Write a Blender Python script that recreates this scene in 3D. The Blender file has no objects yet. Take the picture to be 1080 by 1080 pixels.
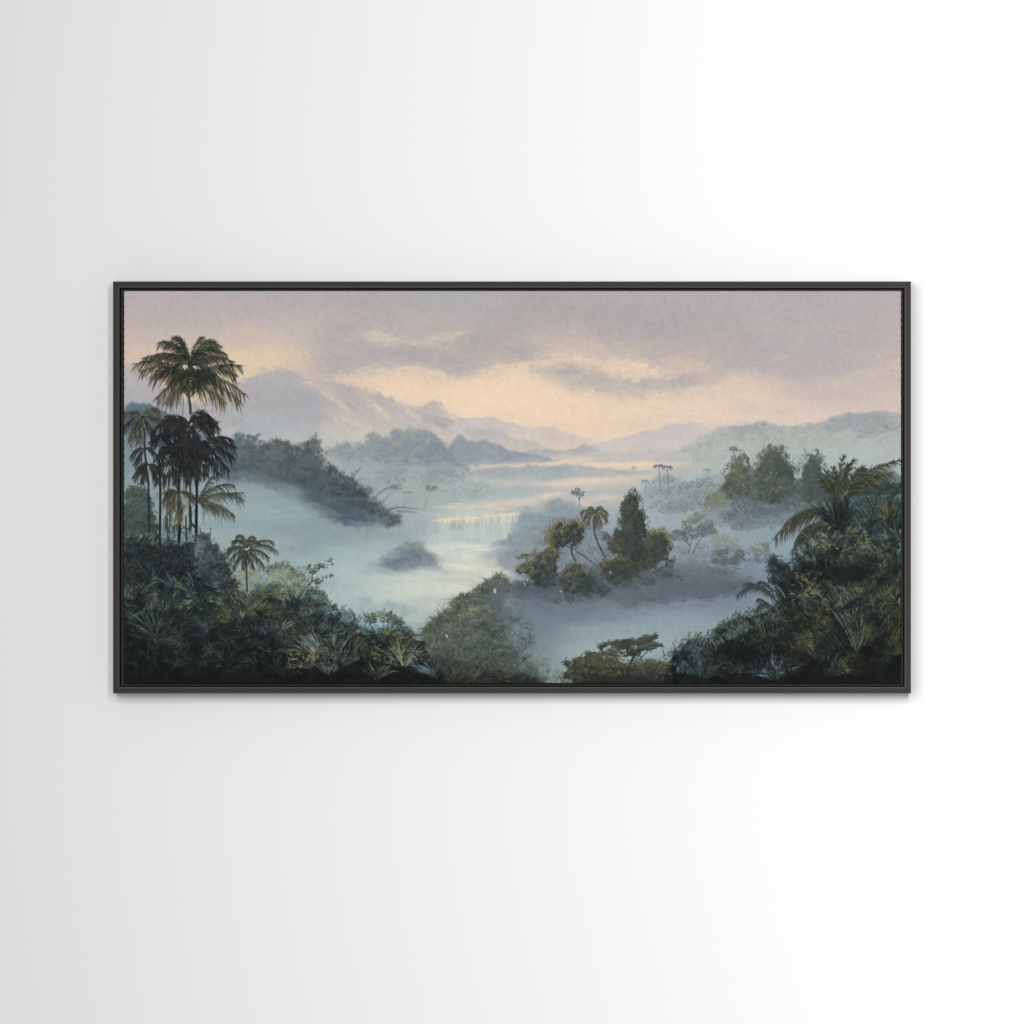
import bpy, bmesh, math
import numpy as np

sc = bpy.context.scene
COL = sc.collection
MM = 0.001                      # one photograph pixel is built as one millimetre
CX, CZ = 540.0, 540.0           # picture centre, in photograph pixels


def X(px): return (px - CX) * MM
def Z(py): return (CZ - py) * MM


# ------------------------------------------------------------------ camera
DEPTH = 0.0350                   # how far the frame stands out from the wall
CAM_D = 9.0
cam = bpy.data.cameras.new('camera')
cam.sensor_width = 36.0
cam.lens = 36.0 * CAM_D / 1.08
cam.clip_end = 100.0
cam_o = bpy.data.objects.new('camera', cam)
COL.objects.link(cam_o)
cam_o.location = (0, -(CAM_D + DEPTH), 0)
cam_o.rotation_euler = (math.radians(90), 0, 0)
sc.camera = cam_o

# ------------------------------------------------------------------ world and lamps
world = bpy.data.worlds.new('World')
sc.world = world
world.use_nodes = True
bg = world.node_tree.nodes['Background']
bg.inputs[0].default_value = (1.0, 1.0, 1.0, 1)
bg.inputs[1].default_value = 0.273


def lamp(name, kind, loc, target, energy, **kw):
    d = bpy.data.lights.new(name, kind)
    d.energy = energy
    for k, v in kw.items():
        setattr(d, k, v)
    o = bpy.data.objects.new(name, d)
    COL.objects.link(o)
    o.location = loc
    v = np.array(target, float) - np.array(loc, float)
    o.rotation_euler = (math.atan2(math.hypot(v[0], v[1]), -v[2]), 0, math.atan2(v[1], v[0]) - math.pi / 2)
    return o


# two big soft boxes in front of the wall: both high, giving the shadow under the frame, one of them turned away to the right
lamp('soft_box', 'AREA', (-0.592, -6.497, 0.883), (1.5, 0, -0.402), 77.9,
     shape='RECTANGLE', size=3.905, size_y=2.758, spread=1.545)
lamp('side_box', 'AREA', (0.697, -5.342, 0.916), (6.657, 0, 0.156), 235.6,
     shape='RECTANGLE', size=0.3, size_y=1.754, spread=2.258)

sc.view_settings.view_transform = 'Standard'
sc.view_settings.look = 'None'
sc.view_settings.exposure = 0.0
sc.view_settings.gamma = 1.0
sc.view_settings.use_curve_mapping = False


# ------------------------------------------------------------------ helpers
def mat(name, color, rough=0.6, spec=0.3):
    m = bpy.data.materials.new(name)
    m.use_nodes = True
    b = m.node_tree.nodes['Principled BSDF']
    b.inputs['Base Color'].default_value = (*color, 1)
    b.inputs['Roughness'].default_value = rough
    b.inputs['Specular IOR Level'].default_value = spec
    return m, m.node_tree, b


def add_bump(nt, b, scale, strength, dist, detail=4.0):
    tc = nt.nodes.new('ShaderNodeTexCoord')
    n = nt.nodes.new('ShaderNodeTexNoise')
    n.inputs['Scale'].default_value = scale
    n.inputs['Detail'].default_value = detail
    bp = nt.nodes.new('ShaderNodeBump')
    bp.inputs['Strength'].default_value = strength
    bp.inputs['Distance'].default_value = dist
    nt.links.new(tc.outputs['Object'], n.inputs['Vector'])
    nt.links.new(n.outputs['Fac'], bp.inputs['Height'])
    nt.links.new(bp.outputs['Normal'], b.inputs['Normal'])
    return tc, n


def link(name, me, m, parent=None):
    o = bpy.data.objects.new(name, me)
    COL.objects.link(o)
    if m:
        me.materials.append(m)
    if parent:
        o.parent = parent
    return o


def from_bm(name, bm, m, parent=None, bevel=0.0, seg=2):
    me = bpy.data.meshes.new(name)
    bmesh.ops.recalc_face_normals(bm, faces=bm.faces)
    if bevel:
        bmesh.ops.bevel(bm, geom=list(bm.edges), offset=bevel, segments=seg, affect='EDGES', profile=0.5)
    bm.to_mesh(me)
    bm.free()
    return link(name, me, m, parent)


# ------------------------------------------------------------------ the wall
m_wall, nt, b = mat('wall_paint', (0.80, 0.80, 0.80), 0.75, 0.15)
add_bump(nt, b, 420.0, 0.05, 0.0004)
bm = bmesh.new()
bmesh.ops.create_cube(bm, size=1.0)
for v in bm.verts:
    v.co.x *= 7.0
    v.co.y = v.co.y * 0.12 + 0.06
    v.co.z *= 4.0
wall = from_bm('wall', bm, m_wall)
wall['kind'] = 'structure'

# ------------------------------------------------------------------ the framed picture
pic = bpy.data.objects.new('framed_picture', None)
COL.objects.link(pic)
pic.location = (0, 0, Z(514))
pic['label'] = 'wide painting of a misty jungle valley in a thin black frame on the white wall'
pic['category'] = 'picture'
PZ = Z(514)

m_frame, nt, b = mat('black_frame_lacquer', (0.038, 0.0366, 0.0357), 0.5, 0.04)
tc, n = add_bump(nt, b, 30.0, 0.12, 0.0006, 6.0)
mp = nt.nodes.new('ShaderNodeMapping')
mp.inputs['Scale'].default_value = (1.0, 1.0, 9.0)
nt.links.new(tc.outputs['Object'], mp.inputs['Vector'])
nt.links.new(mp.outputs['Vector'], n.inputs['Vector'])
rp = nt.nodes.new('ShaderNodeMapRange')
rp.inputs[3].default_value = 0.40
rp.inputs[4].default_value = 0.62
nt.links.new(n.outputs['Fac'], rp.inputs[0])
nt.links.new(rp.outputs[0], b.inputs['Roughness'])
m_edge, nt, b = mat('lacquer_edge_highlight', (0.085, 0.083, 0.081), 0.42, 0.25)  # paler colour paints in the highlight line along the rail chamfers
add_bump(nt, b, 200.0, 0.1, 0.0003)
m_ledge, nt, b = mat('black_ledge', (0.030, 0.0295, 0.029), 0.7, 0.1)
add_bump(nt, b, 60.0, 0.1, 0.0005)

X0, X1, Z0, Z1 = X(119.2), X(960.8), Z(731.2) - PZ, Z(296.8) - PZ
RW = 0.0066                      # face width of the rail
# profile of a rail: (inward distance from the outer edge, height off the wall)
PROF = [(0.0, 0.0006), (0.0, DEPTH - 0.0005), (0.0005, DEPTH), (RW - 0.0013, DEPTH), (RW, DEPTH - 0.0012),
        (RW, 0.0006)]


def rail(p, q, inw, name):
    """one mitred rail from corner p to corner q; inw is the inward direction"""
    bm = bmesh.new()
    p = np.array(p); q = np.array(q); inw = np.array(inw)
    d = (q - p) / np.linalg.norm(q - p)
    gap = 0.00012                # hairline of the mitre joint
    A, B = [], []
    for (s, h) in PROF:
        a = p + d * (s + gap) + inw * s
        c = q - d * (s + gap) + inw * s
        A.append(bm.verts.new((a[0], -h, a[1])))
        B.append(bm.verts.new((c[0], -h, c[1])))
    k = len(PROF)
    for i in range(k):
        bm.faces.new((A[i], A[(i + 1) % k], B[(i + 1) % k], B[i]))
    bm.faces.new(A)
    bm.faces.new(B[::-1])
    bm.faces.ensure_lookup_table()
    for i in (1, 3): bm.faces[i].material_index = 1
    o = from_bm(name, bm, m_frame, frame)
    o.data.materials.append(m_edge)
    return o


# the ledge the canvas is screwed to: a ring behind the gap, with the four rails as its pieces
bm = bmesh.new()
def ring(x0, x1, z0, z1, h): return [bm.verts.new((x, -h, z)) for (x, z) in ((x0, z0), (x1, z0), (x1, z1), (x0, z1))]
e = RW + 0.0011
w = 0.030
o1 = ring(X0 + e, X1 - e, Z0 + e, Z1 - e, 0.0245); i1 = ring(X0 + w, X1 - w, Z0 + w, Z1 - w, 0.0245)
o0 = ring(X0 + e, X1 - e, Z0 + e, Z1 - e, 0.001); i0 = ring(X0 + w, X1 - w, Z0 + w, Z1 - w, 0.001)
for k in range(4):
    j = (k + 1) % 4
    bm.faces.new((o1[k], o1[j], i1[j], i1[k]))
    bm.faces.new((o0[k], o0[j], o1[j], o1[k]))
    bm.faces.new((i0[k], i0[j], i1[j], i1[k]))
    bm.faces.new((o0[k], o0[j], i0[j], i0[k]))
g0 = ring(X0 + RW - 0.0005, X1 - RW + 0.0005, Z0 + RW - 0.0005, Z1 - RW + 0.0005, 0.002); g1 = ring(X0 + e + 0.0005, X1 - e - 0.0005, Z0 + e + 0.0005, Z1 - e - 0.0005, 0.002)
for k in range(4):
    j = (k + 1) % 4
    bm.faces.new((g0[k], g0[j], g1[j], g1[k]))
frame = from_bm('frame', bm, m_ledge, pic)
rail((X0, Z0), (X1, Z0), (0, 1), 'frame_rail')
rail((X0, Z1), (X1, Z1), (0, -1), 'frame_rail')
rail((X0, Z0), (X0, Z1), (1, 0), 'frame_rail')
rail((X1, Z0), (X1, Z1), (-1, 0), 'frame_rail')


# ------------------------------------------------------------------ painting the picture
# A small brush engine: everything is given in photograph pixels, colours in display values.
S = 1.9
OX, OY = 130.8, 306.9
W, H = int(round(819.6 * S)), int(round(413.5 * S))
P = np.zeros((H, W, 3), np.float32)
YY, XX = np.mgrid[0:H, 0:W].astype(np.float32)
XX = (XX + 0.5) / S + OX
YY = (YY + 0.5) / S + OY
A = np.array


def resize(a, h, w):
    """smooth (cubic hermite) enlargement of a small grid"""
    y = np.linspace(0, a.shape[0] - 1.001, h); x = np.linspace(0, a.shape[1] - 1.001, w)
    def axis(a, t):
        i = np.floor(t).astype(int); f = t - i
        n = a.shape[0]
        p0, p1, p2, p3 = (a[np.clip(i + k, 0, n - 1)] for k in (-1, 0, 1, 2))
        f = f.reshape(-1, *([1] * (a.ndim - 1)))
        return p1 + 0.5 * f * (p2 - p0 + f * (2 * p0 - 5 * p1 + 4 * p2 - p3 + f * (3 * (p1 - p2) + p3 - p0)))
    a = axis(a, y)
    return np.swapaxes(axis(np.swapaxes(a, 0, 1), x), 0, 1)


def noise(seed, sx, sy, octaves=4, gain=0.5):
    """fractal noise over the whole canvas, about -1..1; sx, sy are feature sizes in pixels"""
    r = np.random.default_rng(seed)
    out = np.zeros((H, W), np.float32); amp = 1.0; tot = 0
    for o in range(octaves):
        gw = max(3, int(820 / sx * 2 ** o) + 2); gh = max(3, int(414 / sy * 2 ** o) + 2)
        if gw > W or gh > H: break
        out += amp * resize(r.uniform(-1, 1, (gh, gw)).astype(np.float32), H, W); tot += amp * 0.6
        amp *= gain
    return out / tot


def blur(a, r):
    """three box passes, radius in photograph pixels"""
    k = max(1, int(round(r * S * 0.6)))
    for ax in (0, 1):
        for _ in range(3):
            pad = [(0, 0)] * a.ndim; pad[ax] = (k + 1, k)
            c = np.cumsum(np.pad(a, pad, mode='edge'), axis=ax, dtype=np.float64)
            n = a.shape[ax]
            hi = [slice(None)] * a.ndim; lo = [slice(None)] * a.ndim
            hi[ax] = slice(2 * k + 1, 2 * k + 1 + n); lo[ax] = slice(0, n)
            a = ((c[tuple(hi)] - c[tuple(lo)]) / (2 * k + 1)).astype(np.float32)
    return a


NX = 0.6 * noise(11, 14, 14, 3, 0.6) + 0.75 * noise(18, 4.5, 4.5, 2, 0.7); NY = 0.6 * noise(12, 14, 14, 3, 0.6) + 0.75 * noise(19, 4.5, 4.5, 2, 0.7)      # ragged edges
SX_ = noise(13, 60, 20, 4); SY_ = noise(14, 60, 20, 4)               # soft wandering
GR = noise(15, 9, 5, 4, 0.75)                                        # fine grain of the brushwork
WISP = noise(17, 46, 9, 4, 0.6)                                       # drawn-out wisps
GRB = noise(16, 40, 14, 4, 0.6)


def inside(pts, x, y):
    pts = A(pts, float)
    m = np.zeros(x.shape, bool)
    x0, y0 = pts[-1]
    for (x1, y1) in pts:
        if y0 != y1:
            c = ((y0 > y) != (y1 > y)) & (x < (x1 - x0) * (y - y0) / (y1 - y0) + x0)
            m ^= c
        x0, y0 = x1, y1
    return m


def box(x0, y0, x1, y1):
    """slice of the canvas covering a rectangle given in photograph pixels"""
    return np.s_[max(0, int((y0 - OY) * S)):max(0, min(H, int((y1 - OY) * S) + 1)), max(0, int((x0 - OX) * S)):max(0, min(W, int((x1 - OX) * S) + 1))]


def mask(pts, rag=0.0, soft=0.0, wander=0.0):
    """coverage of a ragged, soft-edged outline: returns the slice it touches and the coverage there"""
    pts = A(pts, float)
    e = rag * 1.8 + wander * 1.8 + soft * 2.5 + 3
    s = box(pts[:, 0].min() - e, pts[:, 1].min() - e, pts[:, 0].max() + e, pts[:, 1].max() + e)
    m = inside(pts, XX[s] + rag * NX[s] + wander * SX_[s], YY[s] + rag * NY[s] + wander * SY_[s]).astype(np.float32)
    return s, (blur(m, soft) if soft > 0 else m)


def lay(m, col, alpha=1.0, s=np.s_[:, :]):
    """lay paint through a mask; col is a colour or a field of colours"""
    a = np.clip(m * alpha, 0, 1)[..., None]
    P[s] += (A(col, np.float32) - P[s]) * a


def ramp(stops, t):
    ks = [s[0] for s in stops]
    return np.stack([np.interp(t, ks, [s[1][i] for s in stops]) for i in range(3)], -1).astype(np.float32)


def shape(pts, stops, rag=1.0, soft=0.35, alpha=1.0, fade=None, grain=4.0, wander=0.0):
    """a silhouette filled top to bottom with colours, melting into mist between the two heights of fade"""
    s, m = mask(pts, rag, soft, wander)
    c = ramp(stops, YY[s] + 5 * GRB[s]) + (grain * GR[s] + 0.7 * grain * GRB[s])[..., None]
    if fade:
        m = m * np.clip((fade[1] - (YY[s] + 9 * SY_[s] + 5 * WISP[s])) / (fade[1] - fade[0]), 0, 1) ** 1.2
    lay(m, c, alpha, s)


def glow(x, y, rx, ry, col, alpha, rot=0.0, wander=6.0):
    """a soft veil of mist or light paint, broken into wisps"""
    c, s_ = math.cos(math.radians(rot)), math.sin(math.radians(rot))
    ex, ey = abs(rx * c) + abs(ry * s_), abs(rx * s_) + abs(ry * c)
    s = box(x - 2.1 * ex - wander, y - 2.1 * ey - wander, x + 2.1 * ex + wander, y + 2.1 * ey + wander)
    dx = XX[s] + wander * SX_[s] - x; dy = YY[s] + 0.6 * wander * SY_[s] - y
    u = (dx * c + dy * s_) / rx; v = (-dx * s_ + dy * c) / ry
    lay(np.exp(-(u * u + v * v) * 1.4) * (1 + 0.35 * WISP[s]), col, alpha, s)


class Brush:
    """collects curved strokes, then lays them down in order"""
    def __init__(self): self.q = []

    def add(self, p0, p1, p2, w0, w1, col, a=1.0, belly=0.0):
        self.q.append((p0[0], p0[1], p1[0], p1[1], p2[0], p2[1], w0, w1, col[0], col[1], col[2], a, belly))

    def dab(self, x, y, ang, ln, w, col, a=1.0, bend=0.0):
        """a leaf-shaped touch of the brush centred on x, y"""
        c, s_ = math.cos(ang) * ln / 2, math.sin(ang) * ln / 2
        self.q.append((x - c, y - s_, x - s_ * bend, y + c * bend, x + c, y + s_, w * 0.35, w * 0.35, col[0], col[1], col[2], a, w * 0.65))

    def paint(self):
        if not self.q: return
        global P
        q = A(self.q, np.float32); self.q = []
        p = q[:, :6].copy()
        p[:, 0::2] = (p[:, 0::2] - OX) * S - 0.5; p[:, 1::2] = (p[:, 1::2] - OY) * S - 0.5
        wd = q[:, [6, 7, 12]] * S
        pad = wd.max(1) * 0.5 + wd[:, 2] * 0.5 + 1.5
        bx0 = np.floor(p[:, 0::2].min(1) - pad).astype(int); bx1 = np.ceil(p[:, 0::2].max(1) + pad).astype(int)
        by0 = np.floor(p[:, 1::2].min(1) - pad).astype(int); by1 = np.ceil(p[:, 1::2].max(1) + pad).astype(int)
        side = np.maximum(bx1 - bx0, by1 - by0) + 1
        size = np.full(len(q), 256)
        for s_ in (128, 96, 64, 48, 32, 24, 16, 12, 9, 7): size[side <= s_] = s_
        n = len(q); alphas = [None] * n
        for s_ in np.unique(size):
            ids = np.where(size == s_)[0]
            K = 2 if s_ <= 12 else 3 if s_ <= 16 else (6 if s_ <= 48 else 12)
            chunk = max(1, int(1.5e6 / (s_ * s_)))
            for k in range(0, len(ids), chunk):
                i = ids[k:k + chunk]
                gy, gx = np.mgrid[0:s_, 0:s_].astype(np.float32)
                gx = gx[None] + bx0[i][:, None, None]; gy = gy[None] + by0[i][:, None, None]
                best = np.full(gx.shape, -1e3, np.float32)
                pts = []
                for t in np.linspace(0, 1, K + 1):
                    b0, b1, b2 = (1 - t) ** 2, 2 * t * (1 - t), t * t
                    pts.append((b0 * p[i, 0] + b1 * p[i, 2] + b2 * p[i, 4], b0 * p[i, 1] + b1 * p[i, 3] + b2 * p[i, 5]))
                for k2 in range(K):
                    ax, ay = (v[:, None, None] for v in pts[k2]); cx, cy = (v[:, None, None] for v in pts[k2 + 1])
                    ex, ey = cx - ax, cy - ay
                    t = np.clip(((gx - ax) * ex + (gy - ay) * ey) / (ex * ex + ey * ey + 1e-6), 0, 1)
                    d = np.hypot(gx - ax - t * ex, gy - ay - t * ey)
                    T = (k2 + t) / K
                    w_ = wd[i, 0][:, None, None] * (1 - T) + wd[i, 1][:, None, None] * T + wd[i, 2][:, None, None] * np.sin(np.pi * T)
                    best = np.maximum(best, np.minimum(w_ * 0.5 + 0.5 - d, w_))
                al = np.clip(best, 0, 1) * q[i, 11][:, None, None]
                for j, ii in enumerate(i): alphas[ii] = al[j]
        cols = q[:, 8:11]
        for i in range(n):
            s_ = size[i]; x0, y0 = bx0[i], by0[i]
            u0, v0 = max(0, -x0), max(0, -y0); u1, v1 = min(s_, W - x0), min(s_, H - y0)
            if u1 <= u0 or v1 <= v0: continue
            a = alphas[i][v0:v1, u0:u1, None]
            t = P[y0 + v0:y0 + v1, x0 + u0:x0 + u1]
            t += (cols[i] - t) * a


B = Brush()


def at(f, x, y):
    return f[np.clip(((A(y) - OY) * S).astype(int), 0, H - 1), np.clip(((A(x) - OX) * S).astype(int), 0, W - 1)]


def foliage(pts, n, pal, ln=4.0, wd=1.2, ang=90, jit=40, seed=0, light=(-0.5, -0.8), hl=0.5, fade=None, clump=9.0, a=0.9,
            rag=2.6, core=0.0):
    """leaf touches filling an outline bough by bough, each bough lit on its light side;
    pal runs from the deep tone to the lit tone"""
    r = np.random.default_rng(seed + 100)
    pts = A(pts, float); pal = A(pal, float)
    n = int(n * 1.75); ln *= 0.74; wd *= 0.86
    (x0, y0), (x1, y1) = pts.min(0), pts.max(0)
    ar = area(pts)
    if core:
        c0 = pts.mean(0)
        shape(c0 + (pts - c0) * 0.88, [(y0, pal[0] * 0.55 + pal[1] * 0.45), (y1, pal[0])], 3.2, 0.9, core, fade)
    nc = max(6, int(2.7 * ar / (clump * clump)))
    m = int(nc * 1.3 * (x1 - x0) * (y1 - y0) / max(10, ar)) + 8
    cx = r.uniform(x0, x1, m); cy = r.uniform(y0, y1, m)
    k = inside(pts, cx, cy); cx, cy = cx[k][:nc], cy[k][:nc]
    if len(cx) == 0: cx, cy = A([(x0 + x1) / 2]), A([(y0 + y1) / 2])
    rank = np.argsort(np.argsort(cy + r.normal(0, clump * 0.5, len(cy))))
    rad = clump * r.uniform(0.42, 0.78, len(cx))
    w_ = rad ** 2; j = r.choice(len(cx), n, p=w_ / w_.sum())
    th = r.uniform(0, 2 * np.pi, n); q = np.sqrt(r.uniform(0, 1, n))
    ux, uy = q * np.cos(th), q * np.sin(th) * 0.85
    x = cx[j] + ux * rad[j]; y = cy[j] + uy * rad[j]
    k = inside(pts, x + rag * at(NX, x, y), y + rag * at(NY, x, y))
    x, y, ux, uy, j = x[k], y[k], ux[k], uy[k], j[k]
    n = len(x)
    if n == 0: return
    gx = (x - (x0 + x1) / 2) / max(1, (x1 - x0) / 2); gy = (y - (y0 + y1) / 2) / max(1, (y1 - y0) / 2)
    lift = r.normal(0, 0.10, len(cx))
    t = 0.36 + hl * (0.62 * (ux * light[0] + uy * light[1]) + 0.38 * (gx * light[0] + gy * light[1])) + lift[j] + r.normal(0, 0.10, n) + 0.10 * at(GRB, x, y)
    order = np.lexsort((t + r.normal(0, 0.15, n), rank[j]))
    v = np.clip(t, 0, 0.999) * (len(pal) - 1); q = v.astype(int); f = (v - q)[:, None]
    c = pal[q] * (1 - f) + pal[np.minimum(q + 1, len(pal) - 1)] * f + r.normal(0, 3, (n, 3)) + r.normal(0, 3.5, (n, 1))
    al = np.full(n, a)
    if fade: al = a * np.clip((fade[1] - y) / (fade[1] - fade[0]), 0, 1)
    if abs(ang) > 45: g = np.arctan2(uy - 0.75, ux) + np.radians(r.normal(0, jit, n))
    else: g = np.radians(ang + r.normal(0, jit, n)) + 0.25 * ux
    L = ln * r.uniform(0.6, 1.4, n); Wd = wd * r.uniform(0.7, 1.3, n); bd = r.normal(0, 0.15, n)
    for i in order:
        if al[i] > 0.04: B.dab(x[i], y[i], g[i], L[i], Wd[i], c[i], al[i], bd[i])
    B.paint()


def area(p):
    p = A(p, float); x, y = p[:, 0], p[:, 1]
    return abs((x * np.roll(y, -1) - y * np.roll(x, -1)).sum()) / 2


def oval(x, y, rx, ry, n=18, seed=0, j=0.15):
    r = np.random.default_rng(seed + int(x * 7 + y))
    t = np.linspace(0, 2 * np.pi, n, endpoint=False)
    k = 1 + r.uniform(-j, j, n)
    return np.stack([x + rx * k * np.cos(t), y + ry * k * np.sin(t)], 1)


def frond(p0, p1, p2, ln, n=26, dark=(34, 36, 32), lit=(110, 104, 66), w=1.0, droop=0.9, seed=0, spine=1.1,
          litp=0.3, spread=1.0, a=0.95, taper=0.55):
    """a palm frond: spine p0-p1-p2 with fine leaflets that sweep towards the tip and hang"""
    r = np.random.default_rng(seed)
    p0, p1, p2 = A(p0, float), A(p1, float), A(p2, float)
    dark, lit = A(dark, float), A(lit, float)
    st = []
    n = int(n * 1.5)
    for t in np.linspace(0.08, 1.0, n):
        t = min(1, t + r.normal(0, 0.01))
        c = (1 - t) ** 2 * p0 + 2 * t * (1 - t) * p1 + t * t * p2
        d = 2 * (1 - t) * (p1 - p0) + 2 * t * (p2 - p1); d /= np.hypot(*d) + 1e-6
        for s_ in (-1, 1):
            nrm = A([-d[1], d[0]]) * s_
            up = nrm[1] < 0
            L = ln * (math.sin(math.pi * min(1, 0.2 + 0.75 * t)) ** taper * 0.7 + 0.35) * r.uniform(0.6, 1.3) * (0.75 if up else 1.1)
            v = d * r.uniform(0.55, 1.0) + nrm * spread * r.uniform(0.2, 0.7)
            v /= np.hypot(*v)
            mid = c + v * L * 0.5
            e = mid + (v * (1 - 0.45 * droop) + A([0, droop * r.uniform(0.6, 1.2)])) * L * 0.6
            k = r.random() < (litp * 1.5 if up else litp * 0.7)
            col = dark + (lit - dark) * (r.uniform(0.3, 1.0) if k else r.uniform(-0.1, 0.25)) + r.normal(0, 3, 3)
            st.append((k * 0.5 + r.random(), c, mid, e, col))
    B.add(p0, p1, p2, spine, 0.4, dark, a)
    for s_ in sorted(st, key=lambda q: q[0]):
        B.add(s_[1], s_[2], s_[3], w * 0.75, w * 0.22, s_[4], a * 0.9, w * 0.2)


def fringe(path, n, cols, ln=4.0, wd=1.0, ang=-90, jit=45, spread=1.6, seed=0, a=0.75):
    """loose leaf touches along an edge, so that it never reads as a cut line"""
    r = np.random.default_rng(seed + 900)
    path = A(path, float); cols = A(cols, float)
    d = np.hypot(*(path[1:] - path[:-1]).T); cum = np.r_[0, np.cumsum(d)]
    for k in range(n):
        u = r.uniform(0, cum[-1]); i = min(int(np.searchsorted(cum, u, 'right') - 1), len(d) - 1)
        p = path[i] + (path[i + 1] - path[i]) * (u - cum[i]) / d[i] + r.normal(0, spread, 2)
        B.dab(p[0], p[1], math.radians(ang + r.normal(0, jit)), ln * r.uniform(.5, 1.5), wd * r.uniform(.7, 1.3), cols[r.integers(len(cols))] + r.normal(0, 6), a * r.uniform(.6, 1), r.normal(0, .2))
    B.paint()


def smear(x0, y0, x1, y1, n, ln=9, wd=2.4, ang=-6, jit=14, reach=6, a=0.35, seed=0, where=None, lift=0.0):
    """broken brushwork: short strokes that carry the colour of a neighbouring spot across an edge"""
    r = np.random.default_rng(seed + 970)
    x = r.uniform(x0, x1, n); y = r.uniform(y0, y1, n)
    c = P[np.clip(((y + r.normal(0, reach * 0.6, n) - OY) * S).astype(int), 0, H - 1), np.clip(((x + r.normal(0, reach, n) - OX) * S).astype(int), 0, W - 1)]
    for i in range(n):
        if where is not None and not inside(where, x[i:i + 1], y[i:i + 1])[0]: continue
        B.dab(x[i], y[i], math.radians(ang + r.normal(0, jit)), ln * r.uniform(.4, 1.5), wd * r.uniform(.5, 1.4), c[i] + r.normal(lift, 2.2), a, r.normal(0, .25))
    B.paint()


def tufts(poly, n, cols, lmin=8, lmax=16, seed=0, a=0.7, dim=(640, 720), w=1.1):
    """scattered small sprays of leaves on the floor of the wood"""
    r = np.random.default_rng(seed + 950)
    q = A(poly, float); k = 0
    while k < n:
        x = r.uniform(q[:, 0].min(), q[:, 0].max()); y = r.uniform(q[:, 1].min(), q[:, 1].max())
        if not inside(poly, A([x]), A([y]))[0]: continue
        k += 1
        f = 1 - 0.6 * min(max((y - dim[0]) / (dim[1] - dim[0]), 0), 1)
        c = A(cols[r.integers(len(cols))], float); c = 26 + (c - 26) * f
        m = r.uniform(20, 160); sp = r.uniform(18, 60)
        spikes(x, y, r.integers(7, 18), r.uniform(lmin, lmax), m - sp, m + sp, [c, c * 0.8, c * 1.15], w, seed * 1000 + k, a, now=False)
    B.paint()


def spikes(x, y, n, ln, a0, a1, cols, w=1.6, seed=0, a=0.9, curve=0.15, now=True):
    """a rosette of sword leaves springing from x, y between two angles (degrees, 90 is up)"""
    r = np.random.default_rng(seed)
    cols = A(cols, float)
    for k in range(int(n * 1.7)):
        g = math.radians(r.uniform(a0, a1)); L = ln * r.uniform(0.45, 1.1)
        dx, dy = math.cos(g), -math.sin(g)
        s0 = r.uniform(0.05, 0.6)
        b = curve * L * (1 if dx > 0 else -1) * r.uniform(0.3, 1.3)
        p0 = (x + dx * L * s0 + r.normal(0, 1.4), y + dy * L * s0 + r.normal(0, 1.4))
        p2 = (x + dx * L + b * 0.3, y + dy * L + abs(b) * 0.9)
        p1 = ((p0[0] + p2[0]) / 2 - b * 0.2, (p0[1] + p2[1]) / 2 - abs(b) * 0.7)
        c = cols[r.integers(len(cols))] * r.uniform(0.5, 1.05) + r.normal(0, 5, 3)
        B.add(p0, p1, p2, w * 0.55 * r.uniform(0.6, 1.2), 0.25, c, a * r.uniform(0.5, 1), w * 0.32)
    if now: B.paint()


def limb(pts, w0, w1, col, a=1.0):
    pts = A(pts, float); n = len(pts) - 1
    for k in range(n):
        m = (pts[k] + pts[k + 1]) / 2
        B.add(pts[k], m, pts[k + 1], w0 + (w1 - w0) * k / n, w0 + (w1 - w0) * (k + 1) / n, col, a)


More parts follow.
